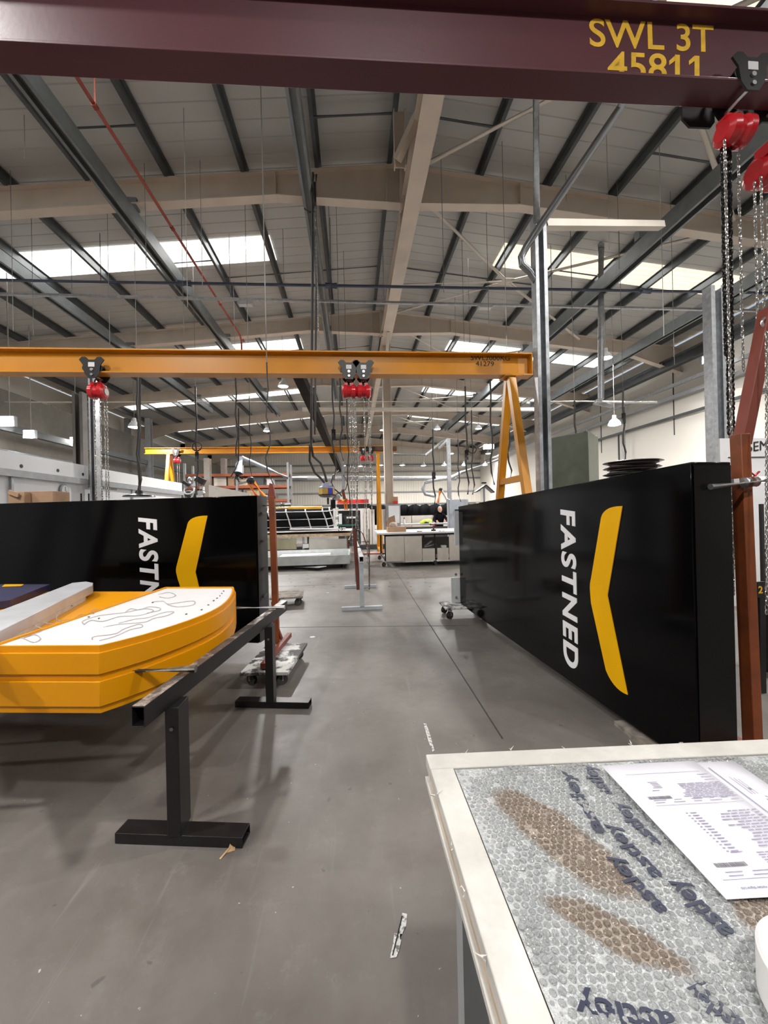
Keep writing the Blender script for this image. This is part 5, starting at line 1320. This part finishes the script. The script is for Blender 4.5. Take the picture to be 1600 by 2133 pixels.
# worker
def worker():
    Yw = 15.75; hp = PY(915.5, 1064, Yw); x = hp.x
    t = thing('person', (x, Yw, 0), 'grey-haired worker in black top standing behind the assembly table, hands on it', 'person')
    J = {'pelvis': (x-.02, Yw+.12, .93), 'waist': (x-.01, Yw+.08, 1.1), 'chest': (x, Yw, 1.32), 'neckb': (x, Yw-.05, 1.48), 'neck': (x, Yw-.08, 1.545),
         'shL': (x-.19, Yw-.02, 1.41), 'elL': (x-.27, Yw-.2, 1.2), 'wrL': (x-.2, Yw-.42, z2+.07), 'shR': (x+.19, Yw-.02, 1.41), 'elR': (x+.26, Yw-.2, 1.2), 'wrR': (x+.12, Yw-.42, z2+.07),
         'hiL': (x-.12, Yw+.12, .9), 'knL': (x-.12, Yw+.08, .5), 'anL': (x-.12, Yw+.14, .09), 'toL': (x-.13, Yw-.02, .04), 'hiR': (x+.1, Yw+.12, .9), 'knR': (x+.11, Yw+.08, .5), 'anR': (x+.12, Yw+.14, .09), 'toR': (x+.13, Yw-.02, .04)}
    Rr = dict(pelvis=(.16, .11), waist=(.155, .105), chest=(.185, .12), neckb=(.09, .07), neck=(.055, .055), shL=(.075, .075), elL=(.052, .052), wrL=(.036, .036), hiL=(.1, .1), knL=(.068, .068), anL=(.045, .045), toL=(.045, .035))
    E = [('pelvis', 'waist'), ('waist', 'chest'), ('chest', 'neckb'), ('neckb', 'neck'), ('chest', 'shL'), ('shL', 'elL'), ('elL', 'wrL'), ('chest', 'shR'), ('shR', 'elR'), ('elR', 'wrR'), ('pelvis', 'hiL'), ('hiL', 'knL'), ('knL', 'anL'), ('anL', 'toL'), ('pelvis', 'hiR'), ('hiR', 'knR'), ('knR', 'anR'), ('anR', 'toR')]
    names = list(J); o0 = t.location
    me = bpy.data.meshes.new('body'); me.from_pydata([tuple(V(J[n])-o0) for n in names], [(names.index(a), names.index(b)) for a, b in E], [])
    ob = bpy.data.objects.new('body', me); COL.objects.link(ob); ob.parent = t
    sk = ob.modifiers.new('skin', 'SKIN'); 
    me.skin_vertices or me.attributes
    sd = me.skin_vertices[0].data if len(me.skin_vertices) else None
    if sd:
        for i, n in enumerate(names):
            k = n if n in Rr else n[:-1]+'L'; sd[i].radius = Rr.get(k, (.06, .06)); sd[i].use_root = (n == 'pelvis')
    ss = ob.modifiers.new('sub', 'SUBSURF'); ss.levels = 2; ss.render_levels = 2
    me.materials.append(cloth)
    # head with face
    hc = V((x, Yw-.1, 1.655)); b = MB(); b.ball(hc, (.078, .098, .12), 20, 14)
    b.ball(hc+V((0, -.1, -.015)), (.013, .02, .022), 8, 6); b.ball(hc+V((-.08, 0, -.01)), (.012, .02, .032), 8, 6); b.ball(hc+V((.08, 0, -.01)), (.012, .02, .032), 8, 6); b.ball(hc+V((0, -.045, -.085)), (.045, .045, .04), 10, 8)
    b.build('head', skin, t)
    b = MB(); b.ball(hc+V((-.03, -.09, .012)), (.011, .008, .007), 8, 6); b.ball(hc+V((.03, -.09, .012)), (.011, .008, .007), 8, 6); b.build('eyes', black, t)
    MB().ball(hc+V((0, -.092, -.055)), (.025, .008, .006), 8, 5).build('mouth', mat('lips', (.4, .16, .13), .5), t)
    MB().ball(hc+V((0, .02, .035)), (.083, .092, .1), 18, 10).build('hair', hair, t)
    for s, w_ in ((-1, J['wrL']), (1, J['wrR'])):
        w_ = V(w_); b = MB(); b.tube([w_+V((0, .03, .01)), w_+V((0, -.02, -.01)), w_+V((-s*.0, -.09, -.035))], [.03, .036, .034], 8)
        for k in range(4):
            q = w_+V(((k-1.5)*.019, -.08, -.035)); L = (.06, .075, .07, .055)[k]; b.tube([q, q+V((0, -L*.6, -.006)), q+V((0, -L, -.018))], [.0095, .009, .007], 6)
        q = w_+V((-s*.03, -.04, -.02)); b.tube([q, q+V((-s*.025, -.03, -.01)), q+V((-s*.03, -.055, -.018))], [.011, .01, .008], 6)
        b.build('hand', skin, t)
worker()
# whiteboard cabinet with cartons on top
t = thing('notice_cabinet', (PY(815, 1080, 13.6).x, 13.7, 0), 'narrow grey cabinet with a white notice sheet on its door, left of the worker', 'cabinet')
blk('cabinet_body', grey, t, 806, 834, 1050, 1158, 13.6, .45); blk('notice_sheet', white, t, 810, 832, 1053, 1090, 13.57, .01)
MB().box((PY(805.5, 1080, 13.5).x, 13.8, 1.2), (.03, .4, 1.2)).build('side_edge', black, t)
zz = PY(820, 1050, 13.6).z
t = thing('cardboard_box', (PY(821, 1048, 13.7).x, 13.8, zz), 'cardboard box with red marking on top of the notice cabinet', 'box')
MB().box((PY(821, 1048, 13.7).x, 13.82, zz+.13), (.28, .2, .26)).build('carton', card, t); MB().box((PY(825, 1048, 13.6).x, 13.71, zz+.07), (.16, .02, .09)).build('red_print', redpl, t)
# control cabinet by sign end
t = thing('control_cabinet', (PY(947, 1070, 12.9).x+.1, 14.0, 0), 'pale blue-grey control cabinet beside the far end of the right black sign', 'cabinet')
blk('cabinet_body', mat('pale_bluegrey', (.42, .46, .52), .4), t, 939, 975, 1040, 1160, 13.9, .4); blk('bracket', black, t, 949, 956, 1061, 1064, 13.8, .1)
# yellow leg foot plate
tag(MB().box((PY(778, 1148, 15.0).x, 15.0, .03), (.75, .3, .06)).build('foot_plate', mat('pinkish_plate', (.5, .25, .2), .6)), 'pinkish flat plate on the floor beside the distant yellow leg', 'plate')

# ================================================================== CENTRE AISLE TRESTLES
gw = mat('pale_galv', (.5, .54, .57), .4, .3, .1, 6)
def ztrestle(pyb, px0, px1, pxp, label, topz=.82, front=True):
    a = PZ(px0, pyb, 0); c = PZ(px1, pyb, 0); t = thing('light_trestle', ((a.x+c.x)/2, a.y, 0), label, 'trestle', 'pale aisle trestles')
    MB().hollow((a.x, a.y+.03, .03), (c.x, a.y+.03, .03), .06, .055, .004).build('foot', gw, t)
    xpp = PZ(pxp, pyb, 0).x; MB().box((xpp, a.y+.03, (topz+.05)/2), (.07, .06, topz-.05)).build('post', gw, t)
    return t, xpp, a.y+.03
tt, x1, y1 = ztrestle(1273, 712, 798, 755, 'nearer pale steel T-foot trestle standing in the aisle')
tt2, x2, y2 = ztrestle(1226, 718, 785, 752, 'farther pale steel T-foot trestle standing in the aisle')
b = MB(); p0 = PY(757, 1168, y1-.25); p1 = PY(747, 1105, y2+3.2); 
MB().hollow((x1, y1-.3, .82+.03), (x1-.12, y2+3.6, .9), .07, .09, .005).build('cross_beam', white, tt)
for f in (.25, .6): 
    c = V((x1-.12*f, y1-.3+(y2+3.9-y1)*f, .86+.05*f)); MB().box(c, (.09, .03, .11)).build('strap_band', black, tt)
b = MB()
t = thing('clamp_cluster', (PY(735, 1120, 8.8).x, 8.8, 0), 'cluster of dangling pipes, tape and clamps around the pale aisle beam', 'clamps')
rr_ = random.Random(4)
for k in range(7):
    px = rr_.uniform(722, 768); py = rr_.uniform(1105, 1135); Y = rr_.uniform(8.4, 9.6)
    MB().tube([PY(px, py, Y), PY(px+rr_.uniform(-8, 8), py+rr_.uniform(15, 40), Y)], .018, 6).build('dangling_bar', rustred if k % 2 else rodsteel, t)
MB().cyl(PY(728, 1130, 9.2), PY(770, 1128, 9.2), .02, 8).build('clamp_bar', rodsteel, t)
MB().tube([PY(747, 1102, 8.9), PY(756, 1112, 8.9), PY(762, 1130, 8.9), PY(768, 1160, 8.9)], .014, 6).build('dangling_bar', rustred, t)
MB().box((PY(741, 1140, 8.9).x, 9.1, .45), (.06, .06, .9)).build('stand_post', grey, t)
# brown hung bar
Yq = 6.7
t = thing('lifting_bar', PY(747, 1228, Yq), 'dark red-brown steel bar hanging tilted in the aisle from long chains', 'bar')
MB().bar(PY(738, 1102, Yq), PY(747, 1228, Yq), .065, .05, (0, 1, 0)).build('bar', mat('brown_steel', (.12, .03, .018), .5), t)
MB().cyl(PY(769, 1102, Yq), PY(769.5, 1228, Yq), .011, 6).build('thin_rod', rodsteel, t)
a = PY(737, 1102, Yq); MB().chain(PY(748, 920, Yq), PY(741, 1102, Yq), .05, .032, .008, 6, 3).build('chain', chainm, t)
# floor marks and debris
def mark(pts, m, label, z=.0015, name='floor_mark'):
    b = MB().prism([PZ(x, y, z) for x, y in pts], (0, 0, .001)); return tag(b.build(name, m), label, 'mark')
pm = mat('chipped_white', (.6, .6, .58), .7, 0, .2, 60, dirt=(.15, .14, .13), dscale=45, dlo=.5, dhi=.56)
mark([(882, 1506), (887, 1505), (896, 1530), (905, 1563), (901, 1566), (891, 1540)], pm, 'white paint streak on the floor in front of the crate corner')
mark([(838, 1902), (848, 1904), (846, 1930), (840, 1940), (834, 1960), (832, 1930)], pm, 'upper piece of chipped white tape on the floor at bottom centre')
mark([(822, 1944), (838, 1946), (833, 1975), (826, 1994), (812, 1996), (818, 1970)], pm, 'lower piece of chipped white tape on the floor at bottom centre')
b = MB().bar(PZ(838, 1908, .003), PZ(818, 1990, .003), .004, .003); tag(b.build('floor_mark', black), 'thin black strip through the chipped tape on the floor', 'mark')
p = PZ(472, 1778, 0); b = MB(); b.prism([p+V((0, 0, .001)), p+V((.035, .01, .001)), p+V((.03, .035, .006)), p+V((.008, .03, .02))], (0, 0, .003)); b.bar(p+V((-.02, -.03, .002)), p+V((.01, .02, .012)), .008, .003)
tag(b.build('torn_scrap', mat('scrap_tan', (.5, .33, .16), .7)), 'small torn tan scrap on the floor at the trestle foot', 'scrap')
p = PZ(651, 1327, 0); tag(MB().cyl(p, p+V((0, 0, .002)), .035, 14).build('white_disc', white), 'small white disc lying on the floor right of the left dolly', 'disc')
p = PZ(683, 1235, 0); tag(MB().box(p+V((0, 0, .003)), (.05, .03, .004)).build('paper_scrap', white), 'tiny white paper scrap on the floor beyond the left dolly', 'scrap')
# anchor pads of floor (dark bolt holes in rows)
b = MB(); rr_ = random.Random(2)
for r_, py in enumerate((1192, 1198, 1206, 1213, 1222)):
    for k in range(9):
        px = 560+k*40+rr_.uniform(-4, 4)+r_*3
        if px < 712 or px > 790: p = PZ(px, py, .0006); b.cyl(p, p+V((0, 0, .001)), .028, 8)
o_ = b.build('floor_bolt_marks', mat('bolt_dark', (.05, .045, .04), .7)); tag(o_, 'rows of small dark bolt marks in the distant floor', 'marks', kind='stuff')

# ================================================================== HANGING CABLES, TOOLS AND ARMS
# cable drop at ridge
def zroof(p): return zr(p.x)-.2
cb = [(651, 372, 648, 930, 7.0, .022), (657, 372, 656, 905, 7.2, .018)]
a0 = PY(652, 372, 7.0)
b = MB()
for (xa_, ya_, xb_, yb_, Y, r_) in cb: b.tube([PY(xa_+2, ya_-8, Y), PY(xa_, ya_+30, Y), PY(xb_+3, 600, Y), PY(xb_, yb_, Y)], r_, 8)
b.tube([PY(652, 360, 7.05), PY(648, 400, 7.05), PY(652, 438, 7.05), PY(657, 420, 7.05), PY(655, 380, 7.05)], .02, 8)
b.tube([PY(634, 434, 7.05), PY(645, 442, 7.05), PY(655, 440, 7.05)], .012, 6)
tag(b.build('cable_bundle', cable), 'thick dark cable bundle hanging from the end of the rail at the ridge', 'cables')
b = MB().chain(PY(657, 430, 6.9), PY(665, 770, 6.9), .05, .03, .006, 6, 4); tag(b.build('hanging_chain', chainm), 'pale twisted chain hanging beside the thick dark cable bundle', 'chain')
# feeding hoses to power box
YH = 13.0
t = thing('power_box', PY(680, 1025, YH), 'suspended yellow and blue hexagonal power box with hoses above the packing table', 'power box')
c0 = PY(681, 1024, YH); b = MB(); b.lathe(c0-V((0, 0, .17)), [(.2, 0), (.26, .06), (.26, .27), (.2, .33)], 6); b.build('housing', mat('box_yellow', (.6, .38, .08), .4), t)
b = MB().lathe(c0-V((0, 0, .19)), [(.15, 0), (.21, .02), (.275, .07), (.275, .1)], 6); b.build('lower_rim', black, t); MB().lathe(c0+V((0, 0, .1)), [(.27, 0), (.27, .04), (.19, .08), (.17, .17)], 6).build('upper_rim', mat('silver_blue', (.35, .37, .5), .35, .3), t)
MB().box(c0+V((.13, -.22, .0)), (.16, .03, .2), Matrix.Rotation(.5, 3, 'Z')).build('blue_socket_panel', mat('socket_blue', (.05, .05, .35), .35), t)
MB().cyl(c0+V((.03, 0, -.2)), c0+V((.03, 0, -.42)), .035, 8).build('air_filter', black, t)
MB().tube([PY(648, 925, 12.6), PY(652, 950, 12.8), PY(668, 965, 13), PY(676, 985, 13), PY(681, 1004, 13)], .04, 8).build('hose', cable, t)
MB().tube([PY(646, 925, 12.6), PY(645, 960, 12.8), PY(656, 985, 13), PY(668, 996, 13), PY(676, 1006, 13)], .035, 8).build('hose', cable, t)
MB().tube([PY(706, 980, YH), PY(694, 990, YH), PY(690, 1005, YH), PY(696, 1018, YH), PY(708, 1028, YH), PY(712, 1034, YH)], .022, 8).build('hose', cable, t)
# big dark round trunk slanting
a = PY(618, 770, 9.3); c = PY(708, 978, 21)
tag(MB().bar(a, c, .24, .26).build('dark_trunking', mat('trunk_dark', (.035, .03, .027), .9, spec=.1)), 'thick dark trunking slanting down behind the near yellow beam to the centre', 'trunking')
# orange robot-ish tool hanger
t = thing('welding_head', PY(715, 1035, 13.5), 'hanging orange and grey welding manipulator behind the aisle beam', 'machine')
MB().cyl(PY(714, 965, 13.5), PY(715, 1020, 13.5), .05, 8).build('pole', galv, t); MB().bar(PY(714, 1020, 13.5), PY(718, 1040, 13.5), .1, .1).build('joint', rustred, t)
MB().cyl(PY(706, 1043, 13.5), PY(724, 1043, 13.5), .09, 12).build('orange_drum', orange, t); MB().bar(PY(717, 1044, 13.45), PY(719, 1062, 13.45), .05, .05).build('orange_leg', orange, t); MB().bar(PY(722, 1044, 13.45), PY(723, 1062, 13.45), .05, .05).build('orange_leg', orange, t)
MB().tube([PY(716, 990, 13.4), PY(724, 1005, 13.4), PY(720, 1020, 13.4), PY(700, 1030, 13.4), PY(690, 1045, 13.4)], .018, 6).build('hose', cable, t)
MB().ball(PY(700, 1036, 13.5), (.14, .12, .12), 12, 8).build('grey_housing', grey, t); MB().box(PY(694, 1050, 13.5), (.16, .14, .3)).build('black_housing', black, t)
# blue-grey extraction arm at left
t = thing('fume_extractor', PY(495, 985, 15), 'blue-grey jointed extraction arm above the left sign', 'extraction arm')
MB().tube([PY(600, 995, 16), PY(560, 978, 15.6), PY(503, 953, 15)], [.07, .075, .08], 12).build('upper_tube', bluegrey, t)
MB().tube([PY(503, 953, 15), PY(499, 965, 14.9), PY(496, 985, 14.8)], [.09, .1, .15], 12).build('elbow', mat('pale_bluegrey2', (.5, .54, .62), .4), t)
MB().tube([PY(496, 985, 14.8), PY(492, 998, 14.8)], [.19, .2], 16).build('cuff', black, t)
MB().tube([PY(497, 850, 14.7), PY(497, 960, 14.7), PY(490, 978, 14.7), PY(481, 992, 14.7)], .022, 6).build('hose', cable, t)
MB().tube([PY(492, 996, 14.8), PY(500, 1006, 14.8), PY(522, 1001, 14.6)], .05, 10).build('lower_tube', grey, t)
t = thing('fume_extractor', PY(535, 1020, 12), 'orange jointed extraction arm reaching down beside the red upright', 'extraction arm')
MB().ball(PY(522, 1001, 12), (.13, .12, .12), 12, 8).build('joint', black, t)
MB().cyl(PY(519, 1008, 12), PY(538, 1040, 12), .07, 12).build('arm_tube', orange, t); MB().cyl(PY(528, 1004, 12.1), PY(553, 1036, 12.1), .065, 12).build('arm_tube', orange, t)
MB().cyl(PY(538, 1038, 12), PY(551, 1040, 12), .07, 10).build('joint', orange, t); MB().ball(PY(556, 1038, 12), (.08, .08, .08), 10, 8).build('end_joint', rodsteel, t)
MB().cyl(PY(541, 1046, 12), PY(548, 1200, 12), .04, 8).build('stand_pole', grey, t)
t = thing('fume_extractor', PY(915, 1035, 16), 'white and orange jointed arm above the worker', 'extraction arm')
MB().cyl(PY(912, 1047, 17), PY(917, 1022, 17), .07, 10).build('orange_tube', orange, t); MB().cyl(PY(918, 1019, 17), PY(931, 1040, 17), .07, 10).build('white_tube', white, t); MB().ball(PY(918, 1020, 17), .09, 10, 8).build('joint', black, t)
MB().lathe(PY(938, 1042, 17)-V((0, 0, .1)), [(.18, 0), (.17, .12), (.1, .16)], 14).build('base', black, t); MB().box(PY(938, 1100, 17), (.14, .14, 2.3)).build('stand', grey, t)
# grey duct loop
Yv = 20
poly([PY(1060, 950, 19), PY(960, 985, Yv), PY(940, 995, Yv), PY(905, 1000, Yv), PY(884, 1006, Yv), PY(881, 1018, Yv), PY(886, 1029, Yv), PY(905, 1033, Yv)], .09, 'bent_duct', galv, 'grey round duct looping down before the end wall above the worker', 'duct', 12)
poly([PY(470, 993, 22), PY(640, 996, 22), PY(800, 997, 22), PY(950, 996, 22)], .13, 'long_duct', galv, 'long grey round duct running level across the far end of the hall', 'duct', 12)
poly([PY(820, 946, 26), PY(886, 948, 26), PY(918, 922, 26), PY(930, 914, 26)], .08, 'cranked_duct', galv, 'pale duct cranked upward to the white square frame at far right of centre', 'duct', 10)
poly([PY(820, 948, 30), PY(890, 948, 30)], .1, 'short_duct', galv, 'short level duct beside the centre column near the end wall', 'duct', 10)
poly([PY(700, 972, 37), PY(900, 972, 37), PY(1040, 972, 37)], .05, 'fire_pipe', ltgrey, 'slim pale pipe along the end wall', 'pipe', 6)
b = MB(); p = PY(930, 914, 18); q = PY(937, 1060, 18); b.bar((q.x, 18, .0), (q.x, 18, p.z), .16, .16, (0, 1, 0)); b.bar((q.x-.02, 18, p.z-.06), (PY(915, 925, 20).x, 20, p.z-.1), .1, .1)
tag(b.build('jib_post', galv), 'pale square jib crane post behind the worker', 'post')
t = thing('gabled_hood', PY(1010, 1020, 13), 'small black gabled hood seen above the right black sign', 'hood')
b = MB(); b.bar(PY(990, 1025, 13), PY(1010, 1011, 13), .3, .04); b.bar(PY(1010, 1011, 13), PY(1027, 1026, 13), .3, .04); b.build('roof_blades', black, t); MB().box(PY(1008, 1006, 13), (.14, .1, .05)).build('cap', black, t); MB().box(PY(1010, 1100, 13), (.05, .05, 2.8)).build('stand', grey, t)
for (px0, py0, px1, py1) in ((1052, 1014, 1062, 1024), (1080, 1015, 1088, 1025)): pass
# rack with reddish shelves at left-centre
t = thing('storage_racking', (PY(490, 1020, 20).x, 20.5, 0), 'orange-brown pallet racking with clutter beyond the left sign', 'racking')
xa_, xb_ = PY(385, 1000, 20).x, PY(600, 1000, 20).x
for x in (xa_, (xa_+xb_)/2, xb_):
    for y in (20, 21): MB().box((x, y, 2.1), (.1, .1, 4.2)).build('upright', grey, t)
for z in (.6, 1.5, 2.3, 3.0, 3.6):
    for y in (20, 21): MB().box(((xa_+xb_)/2, y, z), (xb_-xa_, .06, .12)).build('shelf_beam', rackred, t)
    MB().box(((xa_+xb_)/2, 20.5, z+.07), (xb_-xa_, 1, .02)).build('shelf', ply, t)
rr_ = random.Random(11)
mats_ = [card, woodedge, purl, white, rackred, offwhite]
k = 0
for z in (1.58, 2.38, 3.08):
    x = xa_+.1
    while x < xb_-.6:
        w_ = rr_.uniform(.25, .6); h_ = rr_.uniform(.2, .5); k += 1
        tag(MB().box((x+w_/2, 20.45, z+h_/2), (w_, .6, h_)).build('stored_box', mats_[k % 6]), '%s stored item on the distant orange-brown racking' % ['cardboard-coloured', 'timber-coloured', 'dark', 'white', 'rust-coloured', 'cream'][k % 6], 'box', 'clutter on the racking: '+['brown', 'timber', 'dark', 'white', 'rust', 'cream'][k % 6])
        x += w_+rr_.uniform(.1, .35)
p = [PY(435, 1010, 12.5), PY(520, 1028, 11.5), PY(520, 1050, 11.5), PY(435, 1050, 12.5)]
tag(MB().prism(p, (0, .06, 0)).build('slanted_panel', offwhite), 'off-white slanted panel standing behind the left black sign', 'panel')
t = thing('machine_cluster', (PY(410, 1010, 13).x, 13.2, 0), 'pale cluttered machine parts above the left sign near the yellow leg', 'machine')
rr_ = random.Random(21)
for k in range(9):
    p = PY(rr_.uniform(388, 426), rr_.uniform(992, 1034), 13)
    if k % 3 == 0: MB().torus(p, rr_.uniform(.1, .18), .03, (rr_.uniform(-1, 1), 1, rr_.uniform(-1, 1)), 16, 6).build('ring', bright, t)
    else: MB().box(p, (rr_.uniform(.1, .3), .15, rr_.uniform(.08, .2)), Matrix.Rotation(rr_.uniform(-1, 1), 3, 'Y')).build('machine_part', [grey, ltgrey, dark][k % 3], t)
MB().box((PY(410, 1050, 13.2).x, 13.2, .8), (.5, .5, 1.6)).build('machine_body', grey, t)
p = PY(372, 1028, 9); 
# thin suspension wires and cables: (x px, y top, y bottom, Y, r, dark?)
names = {}
WI = [(28, 170, 690, 8, 0), (52, 170, 330, 7, 0), (70, 170, 700, 9, 0), (188, 168, 380, 8, 0), (229, 170, 720, 8.5, 0), (305, 220, 560, 8, 0), (383, 200, 700, 9, 0), (391, 180, 640, 7, 0), (422, 180, 600, 8, 0), (516, 300, 700, 9, 0),
      (592, 330, 620, 10, 0), (925, 330, 610, 8, 0), (1269, 215, 520, 7, 0), (1290, 290, 560, 8, 0), (1383, 230, 700, 7, 0), (1180, 330, 420, 8, 0), (1193, 450, 700, 9, 0), (1405, 330, 760, 8, 0)]
for (px, ya_, yb_, Y, dk) in WI:
    a = PY(px, yb_, Y); zt_ = zr(a.x)-.1
    if zt_ < a.z: continue
    tag(MB().cyl((a.x, a.y, a.z), (a.x, a.y, zt_), .006, 5).build('suspension_wire', wire), 'thin bare suspension wire hanging from the roof sheets', 'wire', 'thin suspension wires')
CW = [(290, 785, 1000, 8.3, .018, 'left of the distant yellow A-leg'), (412, 830, 1030, 11, .022, 'dark pair position right of the distant A-leg'), (494, 780, 950, 12, .022, 'above the blue-grey extraction arm'), (523, 850, 1000, 12, .014, 'between the extraction arm and the red upright'),
      (561, 780, 1010, 4.5, .008, 'straight above the left red upright'), (697, 785, 1000, 9, .02, 'left of the paired hoists'), (712, 790, 960, 9, .02, 'beside the paired hoists'), (728, 850, 1090, 11, .018, 'below the left paired hoist'),
      (905, 920, 1050, 14, .03, 'right of the centre column'), (957, 940, 1045, 13, .02, 'over the far end of the right sign'), (974, 830, 1030, 10, .022, 'left of the yellow A-frame leg'), (986, 880, 1030, 11, .02, 'just left of the yellow A-frame leg'), (1026, 800, 1010, 9, .02, 'touching the yellow A-frame leg'),
      (1062, 850, 1000, 7.5, .016, 'through the yellow A-frame leg'), (1200, 860, 980, 9, .02, 'above the grey-green cabinet'), (1301, 820, 960, 9, .02, 'above the stacked discs')]
for (px, ya_, yb_, Y, r_, L) in CW:
    a = PY(px, yb_, Y); zt_ = min(zr(a.x)-.2, PY(px, ya_-25, Y).z); x = a.x; n_ = 9; pts = []
    for k in range(n_+1):
        z = a.z+(zt_-a.z)*k/n_; amp = .05*math.sin(k*1.7+px)*(1-k/n_)
        pts.append((x+amp, a.y, z))
    t = thing('hanging_cable', (x, a.y, a.z), 'dark hanging power cable %s' % L, 'cable', 'dark hanging cables')
    MB().tube(pts, r_, 6).build('cable', cable, t)
    if zr(x)-.15 > pts[-1][2]+.1: MB().cyl(pts[-1], (x, a.y, zr(x)-.1), .006, 5).build('support_wire', wire, t)
    if px in (412, 905, 974, 1301, 697): MB().cyl((x, a.y, a.z+.9), (x, a.y, a.z+1.15), r_*2.3, 8).build('connector', black, t)
    if px in (412, 986): MB().torus((x, a.y, a.z+1.3), .12, .02, (0, 1, 0), 16, 6).build('cable_coil', cable, t)
index_kids()
SC.view_settings.view_transform = 'Standard'; SC.view_settings.look = 'None'; SC.view_settings.gamma = 1; SC.view_settings.use_curve_mapping = False
SC.view_settings.exposure = EXPO
